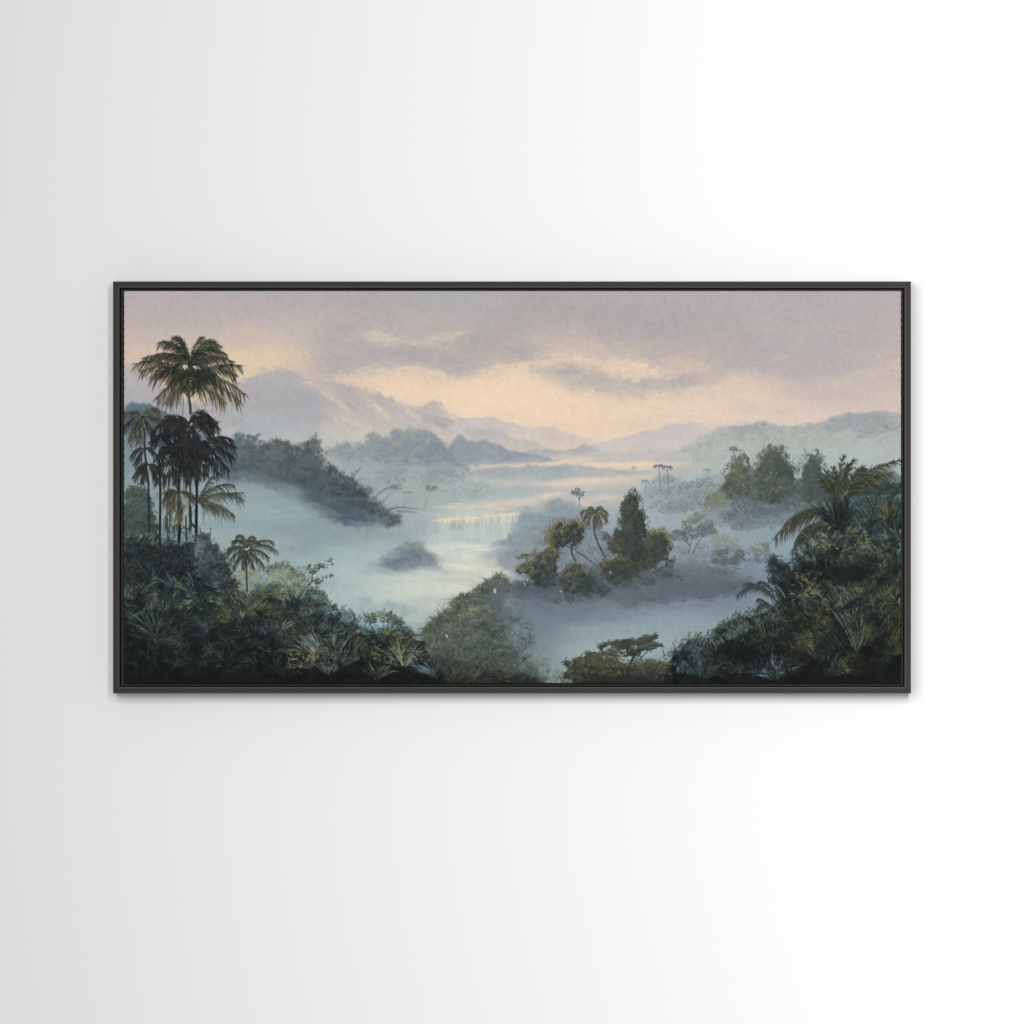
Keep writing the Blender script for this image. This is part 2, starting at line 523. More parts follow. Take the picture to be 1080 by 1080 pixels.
# ---- ground colours of sky and mist
G = {
307: [(191,179,181),(190,178,180),(187,176,178),(184,175,177),(182,175,177),(180,174,176),(179,174,177),(178,174,177),(179,174,174),(181,174,174),(184,176,177),(185,177,178),(184,178,179),(184,178,180),(183,178,180),(187,178,180),(190,180,180)],
341: [(196,183,181),(194,182,180),(195,183,179),(197,185,180),(194,182,179),(188,178,177),(190,182,178),(186,178,176),(182,174,174),(184,175,174),(182,173,174),(181,173,174),(181,174,176),(183,176,178),(183,178,179),(186,178,179),(192,181,180)],
376: [(218,195,178),(212,192,178),(212,193,178),(218,198,178),(200,186,179),(192,180,176),(188,177,175),(190,178,174),(194,180,174),(212,195,180),(205,188,178),(196,182,177),(196,182,177),(188,177,178),(186,177,179),(190,179,180),(193,181,180)],
410: [(205,188,180),(222,198,174),(230,206,176),(205,192,180),(210,195,182),(236,211,181),(240,214,182),(243,217,184),(245,219,186),(232,208,183),(226,204,183),(230,209,186),(225,205,187),(216,199,186),(205,191,184),(205,191,185),(208,193,187)],
445: [(170,172,178),(185,180,182),(180,178,182),(180,176,181),(195,186,184),(210,196,186),(222,204,186),(238,212,184),(242,214,184),(243,215,184),(240,213,184),(238,212,187),(232,209,189),(228,207,190),(226,206,192),(215,199,190),(215,200,192)],
479: [(130,145,152),(165,175,180),(175,182,184),(178,185,187),(190,190,186),(185,185,184),(180,182,183),(205,197,188),(222,204,188),(225,206,187),(228,207,189),(220,203,190),(190,190,185),(185,190,186),(180,186,185),(178,186,186),(185,190,188)],
514: [(140,158,163),(150,168,172),(152,170,174),(152,170,174),(150,165,170),(160,168,172),(172,178,178),(180,188,186),(195,195,190),(208,200,192),(200,196,190),(178,184,185),(170,178,181),(160,172,178),(155,168,175),(150,165,172),(160,172,176)],
548: [(125,140,142),(150,170,173),(150,170,174),(152,170,174),(145,160,165),(155,165,168),(172,182,182),(195,204,198),(185,193,192),(155,165,172),(160,170,176),(165,175,180),(160,170,177),(150,165,173),(148,163,172),(140,155,165),(120,135,142)],
583: [(100,112,112),(130,148,150),(148,166,170),(152,169,172),(160,178,180),(172,188,187),(180,192,190),(208,213,203),(198,204,197),(145,155,163),(135,145,155),(140,150,160),(145,157,166),(148,162,171),(140,158,167),(120,135,142),(90,100,105)],
617: [(80,88,88),(110,122,122),(140,158,160),(150,168,170),(165,183,183),(185,198,194),(200,208,200),(212,213,200),(190,195,192),(125,135,145),(110,118,130),(115,124,136),(120,130,143),(128,140,153),(125,138,148),(90,100,105),(60,66,66)],
652: [(50,55,55),(70,78,78),(100,115,115),(130,150,152),(160,178,178),(175,190,187),(180,193,189),(150,160,163),(125,137,146),(128,142,151),(140,155,164),(145,162,170),(140,156,166),(140,156,166),(110,125,132),(70,80,80),(50,55,55)],
686: [(35,38,38),(40,45,45),(60,68,68),(80,90,90),(110,122,122),(120,132,132),(120,130,130),(115,128,134),(118,131,140),(150,167,171),(160,178,180),(150,168,172),(130,148,152),(100,115,118),(60,70,70),(40,44,44),(35,38,38)],
720: [(28,30,31),(30,32,32),(32,35,35),(35,38,38),(40,45,45),(55,60,60),(80,88,90),(110,122,128),(115,128,133),(135,153,156),(150,168,170),(110,125,128),(60,70,70),(40,45,45),(30,33,33),(28,30,30),(28,30,30)],
}
g = A([G[k] for k in sorted(G)], np.float32)
g[..., 2] += 5 * np.clip((g[..., 0] - g[..., 2] - 20) / 30, 0, 1)
P[:] = np.clip(resize(g, H, W), 20, 250)

# ---- sky: long drifting clouds
cl = noise(21, 70, 16, 5, 0.55)
cl2 = noise(22, 26, 9, 4, 0.6)
skym = np.clip((462 - YY) / 30, 0, 1)
noise_w = noise(24, 7, 200, 3, .7)
cl3 = noise(23, 16, 6, 4, 0.7)
lay(np.clip(cl * 0.9 + cl2 * 0.35 - 0.05, 0, 1) * 0.32 * skym, (182, 174, 176))
lay(np.clip(-cl * 0.9 - cl2 * 0.35 - 0.1, 0, 1) * 0.30 * skym * np.clip((YY - 325) / 40, 0, 1), (238, 212, 184))


def cloud(pts, col, alpha, soft=3.0, wander=6.0, rag=3.0):
    s, m = mask(pts, rag, soft, wander)
    lay(m * np.clip(0.9 + 0.35 * cl2[s] + 0.2 * GRB[s], 0, 1.1), col, alpha, s)


DK, LT, HI = (179, 172, 174), (222, 204, 185), (241, 216, 186)
cloud([(131,366),(160,362),(200,372),(215,384),(180,388),(131,386)], (222,198,178), 0.5, 5)
cloud([(225,392),(245,372),(275,366),(310,372),(318,384),(290,394),(262,402),(235,406)], (231,207,177), 0.75, 6)
cloud([(322,394),(330,380),(338,368),(330,352),(345,340),(372,340),(388,352),(385,366),(370,384),(350,398)], (183,175,177), 0.6, 5)
cloud([(300,362),(320,345),(345,336),(330,352),(318,372)], (208,193,182), 0.5, 5)
cloud([(370,356),(378,349),(392,350),(410,356),(430,359),(455,357),(480,351),(500,347),(496,355),(470,363),(440,366),(410,365),(388,362)], (219,202,184), 0.6, 3, 3)
cloud([(380,352),(395,349),(408,356),(430,360),(466,359),(488,352),(470,361),(436,364),(400,361)], (226,207,186), 0.42, 2, 2.5)
cloud([(340,392),(352,380),(380,378),(398,370),(420,371),(436,364),(452,370),(475,360),(495,350),(520,352),(548,356),(562,366),(574,374),(560,380),(530,380),(512,388),(500,394),(486,398),(474,398),(462,392),(440,388),(415,389),(380,390),(350,397)], DK, 0.72, 3, 4)
cloud([(402,378),(425,366),(447,368),(458,376),(470,372),(490,360),(510,358),(505,374),(498,386),(486,394),(474,394),(455,386),(425,384)], (176,169,171), 0.55, 3, 4)
cloud([(505,374),(520,364),(545,358),(566,368),(578,376),(552,378),(528,380),(512,388)], (176,168,170), 0.55, 2.5, 3)
cloud([(452,372),(475,366),(490,368),(478,374)], LT, 0.35, 2, 2)
cloud([(515,364),(530,374),(525,380),(510,384)], (232,208,184), 0.4, 1.5, 2)
cloud([(545,352),(575,344),(610,350),(640,362),(636,372),(600,370),(570,364)], (207,190,180), 0.55, 5)
cloud([(548,388),(570,380),(600,377),(630,375),(660,378),(690,386),(700,396),(680,400),(655,398),(640,392),(615,384),(590,381),(560,388),(540,396)], (236,211,183), 0.75, 2.5, 4)
cloud([(470,420),(480,404),(500,398),(515,388),(545,384),(565,390),(560,410),(540,420)], (244,218,191), 0.55, 5)
cloud([(550,394),(566,388),(584,388),(596,383),(612,384),(626,390),(642,394),(650,402),(676,400),(700,396),(722,398),(748,390),(775,382),(800,378),(790,392),(760,404),(722,412),(690,414),(668,420),(645,420),(622,412),(600,410),(578,402)], (183,175,174), 0.72, 3, 4)
cloud([(590,396),(598,385),(612,386),(628,394),(643,397),(640,404),(618,406),(600,408)], (171,167,168), 0.6, 2, 3)
cloud([(654,402),(680,400),(710,402),(735,402),(715,410),(690,412),(662,410)], (174,169,170), 0.5, 2.5, 3)
cloud([(642,384),(656,380),(676,382),(694,394),(684,398),(664,394),(648,398),(640,397)], (233,210,184), 0.6, 2, 3)
cloud([(700,380),(716,376),(730,384),(752,386),(736,392),(712,392)], (224,203,184), 0.5, 2.5, 4)
cloud([(600,330),(640,320),(700,335),(740,360),(720,372),(680,366),(640,356),(610,348)], (178,170,172), 0.5, 7)
cloud([(540,310),(580,305),(600,320),(570,332),(540,330)], (174,170,168), 0.45, 6)
cloud([(425,318),(470,312),(520,324),(510,338),(460,338),(430,332)], (178,177,181), 0.45, 7)
cloud([(750,384),(800,372),(860,378),(905,385),(890,398),(850,404),(800,398),(760,396)], (186,176,178), 0.6, 6)
cloud([(600,412),(640,418),(700,416),(740,408),(790,402),(830,408),(800,420),(740,426),(680,428),(620,424)], (238,213,188), 0.55, 5)
cloud([(740,408),(790,398),(830,402),(850,412),(800,412),(760,416)], (222,203,187), 0.5, 4)
cloud([(868,398),(900,394),(950,386),(951,410),(900,420),(870,412)], (207,192,185), 0.5, 5)
cloud([(806,376),(816,370),(828,374),(818,380)], (210,194,184), 0.5, 2)
cloud([(930,350),(951,344),(951,372),(938,366)], (203,187,180), 0.5, 4)
P += (5.0 * cl3 * skym)[..., None] * A([0.6, 0.9, 1.2]) * -0.6
lay(np.clip(cl3 - 0.15, 0, 1) * skym * np.clip((YY - 335) / 40, 0, 1) * 0.22, (232,208,184)); lay(np.clip(-cl3 - 0.2, 0, 1) * skym * 0.18, (176,168,172))
glow(555, 420, 90, 26, (244,218,191), 0.45)
glow(470, 410, 70, 16, (242,215,187), 0.35)
glow(262, 384, 34, 13, (230,207,177), 0.4)

glow(440, 408, 60, 16, (245,217,192), .6); glow(520, 320, 90, 16, (183,178,177), .5)
glow(560, 422, 120, 24, (246,220,193), .32, 2, 8)
for path, n_, c_, a_ in (([(352,398),(385,391),(418,390),(440,389),(462,394),(478,400),(492,397),(505,391),(525,386),(548,382)], 170, (244,218,190), .42), ([(548,388),(566,384),(590,380),(610,380),(632,384),(652,388),(676,386),(700,392)], 170, (242,216,188), .42),
                         ([(378,353),(396,353),(412,358),(436,362),(462,359),(486,352)], 90, (226,208,187), .35), ([(600,409),(630,414),(668,421),(700,416),(740,408)], 110, (242,216,190), .32), ([(640,386),(660,381),(684,386),(696,394)], 70, (238,214,188), .4)):
    fringe(path, n_, [c_], 6, 1.8, -6, 20, 2.4, int(path[0][0]), a_)
for path, n_ in (([(430,372),(450,368),(470,371),(495,362),(520,358),(548,361),(572,372)], 150), ([(584,392),(600,387),(620,390),(640,398),(664,404),(700,404),(740,398)], 170), ([(336,356),(350,346),(372,346),(386,356)], 70)):
    fringe(path, n_, [(176,169,171),(184,176,176)], 7, 2.2, -8, 22, 4, int(path[0][0]) + 1, .3)
smear(131, 312, 951, 400, 3200, 11, 2.8, -6, 16, 9, .38, 1)
smear(320, 335, 800, 415, 3200, 7, 1.8, -10, 24, 7, .45, 2)
# ---- the far mountains
shape([(131,382),(140,384),(150,392),(162,402),(176,410),(195,422),(214,430),(225,480),(131,480)], [(382,(190,180,183)),(410,(180,177,182)),(440,(160,168,175)),(470,(150,164,170))], 1.2, 0.8, 0.85, fade=(436,470))
shape([(214,425),(232,412),(248,402),(262,398),(276,394),(288,390),(297,389),(306,391),(316,397),(328,404),(338,412),(352,424),(380,446),(410,470),(330,480),(214,480)],
      [(388,(184,178,181)),(405,(176,172,177)),(425,(171,170,175)),(442,(173,177,182)),(456,(178,185,188)),(474,(182,189,189))], 1.2, 1.1, 0.86, fade=(440,476))
shape([(318,400),(330,399),(342,402),(352,402),(362,404),(374,409),(388,412),(402,416),(414,419),(424,426),(436,430),(448,428),(458,425),(466,425),(472,430),(480,438),(488,443),(500,447),(500,470),(330,470),(340,440)],
      [(400,(190,178,178)),(420,(190,179,180)),(440,(196,188,185)),(455,(200,194,188)),(470,(198,196,190))], 2.4, 0.6, 0.9, fade=(450,478))
r = np.random.default_rng(5)
# flanks of the mountain: slanting strokes, rose in the light, mauve in the hollows
def flank(x0, y0, x1, y1, n, wob, col, w, a):
    for k in range(n):
        t = r.uniform(0, 0.75); L = r.uniform(0.15, 0.35)
        o = r.normal(0, wob, 2) * A([1, 0.5])
        p = A([x0 + (x1 - x0) * t, y0 + (y1 - y0) * t]) + o
        q = p + A([x1 - x0, y1 - y0]) * L
        B.add(p, (p + q) / 2 + A([1.2, -1.2]), q, w, w * 0.4, A(col) + r.normal(0, 4), a, w * 0.5)
flank(350,406,378,440, 26, 4.0, (178,169,174), 3.0, 0.35)
flank(360,408,392,440, 26, 4.0, (180,170,174), 3.0, 0.35)
flank(392,418,416,440, 24, 3.5, (182,172,175), 2.6, 0.35)
flank(405,420,440,446, 20, 3.0, (184,175,178), 2.4, 0.3)
flank(440,438,480,452, 34, 5.0, (168,167,172), 3.0, 0.3)
flank(300,396,350,440, 44, 8.0, (172,170,178), 4.0, 0.22)
flank(320,424,372,456, 30, 5.0, (176,175,180), 3.5, 0.25)
B.paint()
flank(334,406,384,446, 34, 2.2, (228,207,187), 1.4, 0.19)
flank(340,413,372,437, 12, 1.6, (236,212,188), 1.2, 0.22)
flank(380,414,412,444, 30, 2.2, (232,210,188), 1.6, 0.21)
flank(392,424,412,443, 12, 1.0, (238,213,189), 1.3, 0.26)
flank(416,424,452,450, 26, 2.4, (228,209,188), 1.5, 0.28)
flank(340,430,372,460, 24, 3.0, (214,202,188), 2.0, 0.28)
flank(354,434,400,462, 24, 3.0, (224,206,186), 1.8, 0.3)
flank(470,436,494,452, 18, 2.0, (226,208,188), 1.5, 0.35)
flank(320,402,342,410, 14, 1.2, (234,210,184), 1.4, 0.4)
B.paint()
glow(400, 432, 90, 16, (205,196,190), .28, 18, 8); glow(280, 428, 60, 20, (186,184,186), .3, 0, 8)
smear(320, 398, 510, 462, 1500, 7, 1.6, 40, 18, 5, .4, 3)
smear(220, 385, 330, 470, 500, 9, 2.2, 20, 25, 6, .35, 4)
glow(330, 470, 80, 14, (193,196,192), 0.4); glow(380, 462, 40, 8, (222,207,188), 0.45, 0)
glow(262, 468, 46, 9, (192,192,188), 0.5); glow(247, 452, 12, 5, (212,199,186), 0.5)
shape([(478,446),(492,442),(508,441),(514,439),(524,441),(530,444),(542,446),(552,450),(562,452),(570,449),(578,451),(584,450),(590,454),(604,458),(620,462),(640,467),(660,473),(660,482),(478,482)],
      [(440,(204,195,194)),(455,(206,197,193)),(470,(216,203,190)),(480,(222,206,188))], 0.8, 0.5, 0.9, fade=(462,482))
shape([(618,470),(640,466),(652,461),(664,460),(672,456),(688,454),(698,451),(706,447),(716,446),(726,447),(736,446),(742,449),(752,452),(770,455),(770,490),(618,490)],
      [(446,(203,194,194)),(462,(206,197,195)),(480,(206,199,194))], 0.8, 0.5, 0.92, fade=(474,494))
shape([(486,452),(500,451),(516,452),(530,456),(540,462),(556,464),(566,468),(580,474),(560,480),(500,480)], [(450,(182,182,182)),(466,(186,187,184)),(480,(205,198,188))], 0.8, 0.7, 0.7, fade=(462,482))
# right-hand range, moss light on mauve shade
shape([(690,488),(704,482),(716,475),(728,468),(740,461),(750,456),(760,452),(770,449),(782,450),(790,449),(798,446),(805,443),(813,447),(818,451),(828,449),(842,450),(848,448),(853,445),(858,449),(868,446),(876,441),(886,438),(895,434),(902,437),(912,436),(920,433),(927,432),(934,433),(942,435),(951,436),(951,520),(700,520)],
      [(432,(172,172,178)),(446,(174,176,179)),(460,(178,184,182)),(476,(180,188,186)),(500,(174,184,185))], 1.3, 0.4, 0.97, fade=(480,520))
B2 = np.random.default_rng(6)
for k in range(1500):
    x = B2.uniform(705, 950); top = np.interp(x, [700,760,805,830,860,895,950], [484,452,444,450,446,435,436])
    y = top + abs(B2.normal(0, 15)) + 1
    if y > 482: continue
    nz = at(GRB, x, y); hi = (nz > 0.0) and B2.random() < 0.6
    c = (194,190,160) if hi else (154,160,166)
    if x > 880 and 448 < y < 462 and not hi: c = (140,148,150)
    B.dab(x, y, math.radians(-28 + B2.normal(0, 25)), B2.uniform(2, 6), B2.uniform(0.8, 1.8), A(c) + B2.normal(0, 5), 0.42, B2.normal(0, 0.3))
for k in range(60):
    x = B2.uniform(905, 951); y = 458 - (x - 905) * 0.16 + B2.normal(0, 3.4)
    B.dab(x, y, math.radians(-12 + B2.normal(0, 12)), B2.uniform(4, 8), 1.3, A((134,142,146)) + B2.normal(0, 5), 0.4)
B.paint()
for k in range(700):
    x = B2.uniform(715, 950); y = np.interp(x, [700,760,805,830,860,895,950], [484,456,450,454,450,440,440]) + abs(B2.normal(0, 20)) + 2
    if y < 492: B.dab(x, y, math.radians(-20 + B2.normal(0, 28)), B2.uniform(3, 8), 1.5, A(((148,156,160),(160,167,166),(186,186,164))[B2.integers(3)]) + B2.normal(0, 5), 0.3, B2.normal(0, .3))
B.paint()
smear(700, 440, 951, 495, 900, 8, 2.0, -22, 20, 5, .35, 8)
glow(860, 488, 90, 14, (182,191,189), 0.35); glow(925, 478, 40, 12, (184,192,190), 0.5)

# ---- the hazy valley floor: bands of hills and rose mist
glow(640, 498, 100, 10, (232,209,190), 0.35)
shape([(545,478),(562,474),(580,474),(596,475),(608,472),(613,469),(617,468),(622,471),(628,472),(634,476),(644,478),(656,482),(640,486),(560,486)], [(468,(172,174,178)),(480,(180,180,182)),(487,(210,198,188))], 0.8, 0.4, 0.85, fade=(476,488))
shape([(640,480),(660,476),(690,474),(712,474),(730,478),(730,490),(640,488)], [(474,(194,191,192)),(490,(204,197,193))], 0.8, 0.8, 0.7)
shape([(612,488),(640,484),(668,486),(640,489)], [(484,(176,180,184)),(490,(190,188,188))], 0.5, 0.6, 0.8)
glow(655, 490.5, 62, 4.2, (243,214,188), 0.85, 0, 3); glow(700, 489.5, 36, 3.2, (240,211,188), 0.8, 0, 2); glow(590, 487, 44, 3.2, (236,212,188), 0.7, 3, 3)
shape([(556,494),(580,492),(596,489),(612,491),(636,494),(660,496),(690,498),(700,500),(670,503),(630,506),(590,508),(540,508),(520,500)], [(488,(170,176,181)),(498,(168,177,181)),(508,(182,186,186))], 1.0, 0.8, 0.85)
glow(622, 508.5, 46, 4.0, (241,212,188), 0.85, -4, 3); glow(680, 501.5, 30, 2.6, (236,209,190), 0.75, -5, 2); glow(590, 512, 26, 2.6, (234,209,189), 0.6, 0, 2)
# dark blue spur in the middle distance
glow(500, 480, 60, 12, (190,188,188), 0.35)
shape([(466,482),(474,470),(480,463),(484,458),(488,460),(494,464),(500,465),(506,464),(513,464),(520,468),(528,470),(536,474),(546,476),(556,479),(570,481),(586,484),(592,486),(570,488),(540,489),(510,490),(470,492)],
      [(457,(150,157,168)),(470,(146,153,165)),(482,(150,157,168)),(492,(172,177,181))], 0.9, 0.4, 0.92)
foliage([(470,480),(484,459),(513,465),(546,477),(570,483),(520,487),(470,488)], 330, [(134,142,156),(150,158,166),(172,174,170)], 3.2, 1.3, 0, 50, 31, hl=0.4, a=0.4)
# bands beyond the waterfall
glow(542, 491, 44, 3.0, (238,212,188), 0.75, -2, 2); glow(520, 489, 20, 2, (230,209,190), 0.5)
shape([(486,500),(500,496),(520,493),(530,491),(545,494),(558,490),(570,492),(600,493),(600,504),(540,506),(490,506)], [(490,(160,168,177)),(500,(168,176,181)),(507,(180,185,185))], 1.0, 0.8, 0.75)
glow(530, 516, 56, 7, (170,181,185), 0.5, 0, 5); glow(505, 506, 20, 3, (190,192,186), 0.5)
shape([(488,522),(520,515),(560,513),(600,517),(640,520),(620,526),(560,527),(500,528)], [(513,(160,174,181)),(528,(182,189,189))], 1.2, 1.4, 0.6)
glow(556, 529, 44, 4.5, (232,213,198), 0.8, -6, 3); glow(580, 524, 22, 3.5, (236,213,196), 0.7, -8, 2); glow(520, 533, 34, 3, (224,208,192), 0.6, 0, 3); glow(640, 525, 26, 3, (228,207,192), 0.6, -4, 2); glow(615,530,16,2.5,(232,208,190),0.6)
glow(470, 537, 44, 5, (200,204,197), 0.55); glow(500, 541, 40, 3, (214,208,194), 0.5)

# ---- wooded ridge in the left middle distance
ridge = [(338,478),(348,474),(358,470),(366,467),(372,472),(378,470),(384,466),(388,458),(395,454),(402,460),(408,464),(412,456),(419,452),(427,457),(432,453),(442,451),(452,454),(458,460),(466,466),(476,474),(486,486),(492,500),(470,512),(420,512),(380,505),(350,498)]
shape(ridge, [(452,(150,156,162)),(470,(141,148,155)),(484,(150,157,161)),(500,(163,171,173)),(512,(170,178,179))], 2.8, 0.6, 0.92, fade=(482,516))
foliage([(340,478),(366,469),(386,464),(395,456),(408,466),(419,454),(442,453),(458,461),(478,478),(486,490),(440,492),(390,488),(350,486)], 1500, [(122,132,144),(136,146,155),(150,158,162),(172,175,164),(192,188,160)], 3.0, 1.3, -20, 60, 32, hl=0.55, clump=8, a=0.55)
foliage([(400,492),(440,488),(490,486),(500,498),(480,512),(420,512),(380,506)], 800, [(132,144,151),(152,161,164),(184,183,162)], 3.4, 1.2, -30, 50, 33, hl=0.6, a=0.7)
foliage([(385,504),(440,500),(500,506),(530,516),(500,530),(450,532),(400,526)], 620, [(138,150,154),(156,166,167),(180,181,162)], 3.4, 1.2, -20, 45, 331, hl=0.5, fade=(515,536), a=0.5)
fringe([(340,478),(358,471),(372,469),(386,465),(390,457),(402,460),(410,460),(420,453),(432,454),(446,452),(458,460),(470,470),(484,482)], 260, [(138,146,153),(150,156,158),(170,172,162)], 3, 1.1, -90, 50, 1.8, 39, .6)
foliage(oval(384,486,11,4), 40, [(160,166,170),(200,194,172)], 2.5, 1.2, 0, 50, 34, a=0.5)
foliage(oval(470,488,8,5), 40, [(150,160,168),(196,190,166)], 2.5, 1.2, 0, 50, 35, a=0.5)
foliage(oval(364,470,4,4), 45, [(140,148,158),(160,166,172)], 2, 1.1, 0, 80, 36, a=0.6)
foliage(oval(344,472,4,3), 30, [(150,158,166),(165,172,178)], 2, 1.1, 0, 80, 37, a=0.5)
foliage([(430,508),(470,502),(480,512),(440,516)], 70, [(160,170,174),(190,190,165)], 3, 1.2, 0, 50, 38, a=0.4)
glow(440, 520, 44, 9, (168,177,179), 0.4); glow(345, 486, 20, 5, (180,188,190), 0.5)

# ---- the waterfall
glow(452, 556, 26, 12, (158,172,175), 0.55); glow(410, 556, 22, 10, (160,174,177), 0.3)
ws, m = mask([(452,549),(466,547),(486,546),(506,545),(524,543),(546,541),(550,552),(540,566),(520,574),(490,578),(462,574),(452,562)], 1.5, 1.2)
lay(m, ramp([(542,(192,197,190)),(560,(180,190,188)),(578,(204,211,203))], YY[ws]), 0.85, ws)
for k in range(230):
    x = r.uniform(460, 545); y = 549 - (x - 455) * 0.075 + r.uniform(0, 10); L = r.uniform(5, 18)
    y1 = min(y + L, 578 - max(0, x - 510) * 0.45)
    if y1 <= y: continue
    c = (208,212,203) if r.random() < 0.5 else (160,174,179)
    B.add((x, y), (x + r.normal(0, .5), (y + y1) / 2), (x + r.normal(0, .5), y1), 1.1, 0.8, A(c) + r.normal(0, 3), 0.34)
for k in range(70):
    x = r.uniform(458, 546); y = 549.5 - (x - 455) * 0.075 + r.normal(0, 0.8)
    if r.random() < 0.35: B.add((x, y), (x + .2, y + 2), (x + r.normal(0, .4), y + r.uniform(3, 7)), 1.1, 0.6, (228,215,192), 0.4)
    else: B.dab(x, y, -0.08, r.uniform(3, 7), 1.1, A((231,214,192)) + r.normal(0, 3), 0.42)
for k in range(40):
    x = r.uniform(480, 550); B.dab(x, 535 - (x - 500) * 0.05 + r.normal(0, 1.5), -0.05, r.uniform(5, 12), 1.2, (230,211,190), 0.35)
B.paint()
glow(490, 580, 40, 6, (216,220,210), 0.8, 0, 4); glow(466, 572, 22, 6, (206,213,206), 0.55); glow(530, 568, 9, 7, (200,206,200), 0.4)
glow(504, 594, 44, 8, (232,227,211), 0.9, 4, 4); glow(490, 597, 26, 4, (236,228,208), 0.75, 6, 3); glow(470, 622, 40, 8, (218,218,203), 0.7, -4, 5)
glow(410, 604, 50, 6, (196,206,201), 0.55); glow(432, 626, 34, 8, (210,215,205), 0.6)

# ---- misty blue hill to the right of the fall
blueh = [(508,584),(520,578),(527,572),(533,566),(540,558),(545,548),(547,540),(553,535),(558,537),(562,542),(570,541),(577,536),(581,528),(586,524),(592,526),(598,531),(606,532),(616,536),(626,546),(640,560),(660,590),(660,640),(560,620),(540,604),(520,592)]
shape(blueh, [(524,(150,162,170)),(542,(142,154,163)),(560,(130,143,154)),(580,(128,140,151)),(600,(132,143,152)),(620,(128,138,148))], 3.0, 2.2, 0.82)
glow(486, 582, 22, 6, (190,198,194), 0.6, -6); glow(516, 586, 16, 8, (184,192,190), .75, -20); glow(532, 596, 18, 6, (160,170,175), .5, 10)
glow(502, 579, 26, 3, (150,164,170), 0.5, -5); glow(516, 578, 12, 4, (138,152,162), 0.5, -10)
foliage([(545,548),(553,537),(562,543),(577,538),(586,526),(598,532),(616,538),(620,556),(590,570),(556,580),(520,586),(530,574)], 800, [(112,127,142),(130,144,155),(150,160,164),(168,170,160)], 3.2, 1.3, -30, 60, 41, hl=0.5, a=0.42)
foliage([(548,572),(562,560),(580,558),(580,566),(560,584),(545,586)], 160, [(140,150,154),(178,170,140),(196,180,138)], 2.6, 1.1, -30, 60, 42, a=0.5)
foliage([(512,576),(533,566),(545,560),(540,574),(520,582)], 130, [(112,128,144),(136,150,160)], 3, 1.2, -20, 40, 43, a=0.5)
fringe([(548,541),(553,535),(562,541),(577,536),(586,525),(598,531),(616,537),(628,548)], 150, [(128,142,152),(142,154,161),(156,164,164)], 3, 1.1, -90, 50, 2.0, 44, .6)

# ---- small blue island of trees in the mist
shape([(372,607),(384,601),(394,595),(404,588),(414,581),(424,576),(434,572),(441,572),(448,577),(455,583),(461,591),(468,598),(478,604),(494,609),(470,612),(430,610),(392,608)],
      [(570,(124,134,142)),(584,(108,119,133)),(596,(106,117,132)),(604,(140,150,158)),(612,(190,200,198))], 2.6, 2.6, 0.8, fade=(588,612), wander=4)
foliage([(398,596),(414,583),(436,573),(450,580),(462,594),(440,599),(405,601)], 420, [(90,102,120),(106,118,132),(126,136,144)], 3.0, 1.3, 30, 40, 45, hl=0.3, a=0.4)
foliage([(430,574),(440,572),(456,586),(450,590),(438,582)], 50, [(130,136,132),(164,160,120)], 2.4, 1.0, 30, 40, 46, a=0.6)
glow(396, 607, 36, 4, (186,196,194), 0.6, 0, 3); glow(450, 602, 30, 7, (202,210,205), .75, 8, 6); glow(392, 604, 20, 6, (184,196,195), .6, 0, 6); glow(408, 586, 20, 6, (166,180,184), .5, -28, 6); glow(400, 600, 22, 5, (176,189,190), .5, 0, 6)
glow(424, 597, 44, 6, (128,141,151), .4, -8, 5)
fringe([(398,593),(414,582),(434,573),(444,574),(456,584),(466,595)], 110, [(100,112,126),(120,130,138),(136,142,140)], 3, 1.1, -80, 50, 2.0, 46, .55); glow(440, 610, 40, 5, (206,212,204), 0.7, 2, 3); glow(476, 612, 26, 3, (186,194,190), 0.4, 4, 2)
glow(430, 643, 60, 12, (176,188,185), 0.75); glow(380, 636, 14, 8, (164,182,182), 0.5); glow(410, 640, 20, 5, (160,178,180), 0.45)
foliage([(374,640),(386,634),(400,638),(412,634),(440,640),(440,648),(380,650)], 260, [(150,168,170),(164,180,179),(176,190,186)], 4, 1.2, -60, 50, 47, a=0.5)
foliage(oval(384,634,8,5), 70, [(150,168,170),(168,184,183)], 3.4, 1.1, -60, 50, 48, a=.5); foliage(oval(410,639,8,4), 60, [(148,166,168),(166,182,181)], 3.4, 1.1, -60, 50, 49, a=.5)
glow(470, 636, 30, 6, (206,212,202), 0.5)

# ---- dark wooded spur on the left, sinking into mist
shape([(131,428),(140,425),(152,425),(166,429),(178,436),(190,444),(204,452),(225,462),(245,470),(245,500),(131,500)],
      [(424,(104,120,132)),(440,(88,104,116)),(456,(100,116,126)),(480,(135,150,157)),(500,(148,165,170))], 1.6, 0.6, 0.95, fade=(444,500))
foliage([(131,429),(152,426),(178,437),(204,453),(190,458),(131,452)], 260, [(78,94,106),(98,114,124),(118,132,140)], 3.6, 1.3, 15, 40, 51, a=0.5)
spur = [(228,482),(238,470),(246,460),(252,456),(258,460),(264,462),(270,465),(278,470),(284,466),(290,465),(297,467),(304,470),(310,474),(318,472),(324,468),(330,465),(336,468),(338,480),(342,490),(350,496),(358,500),(366,504),(376,510),(386,516),(392,524),(398,532),(406,538),(416,546),(424,546),(420,554),(408,558),(390,560),(368,555),(350,546),(334,536),(318,524),(300,514),(280,509),(262,507),(240,508),(225,504)]
shape(spur, [(456,(108,122,126)),(470,(86,98,102)),(486,(76,87,92)),(505,(73,83,90)),(525,(72,82,90)),(545,(80,92,101)),(556,(104,118,126)),(566,(140,156,161))], 4.5, 3.0, 0.85, wander=4)
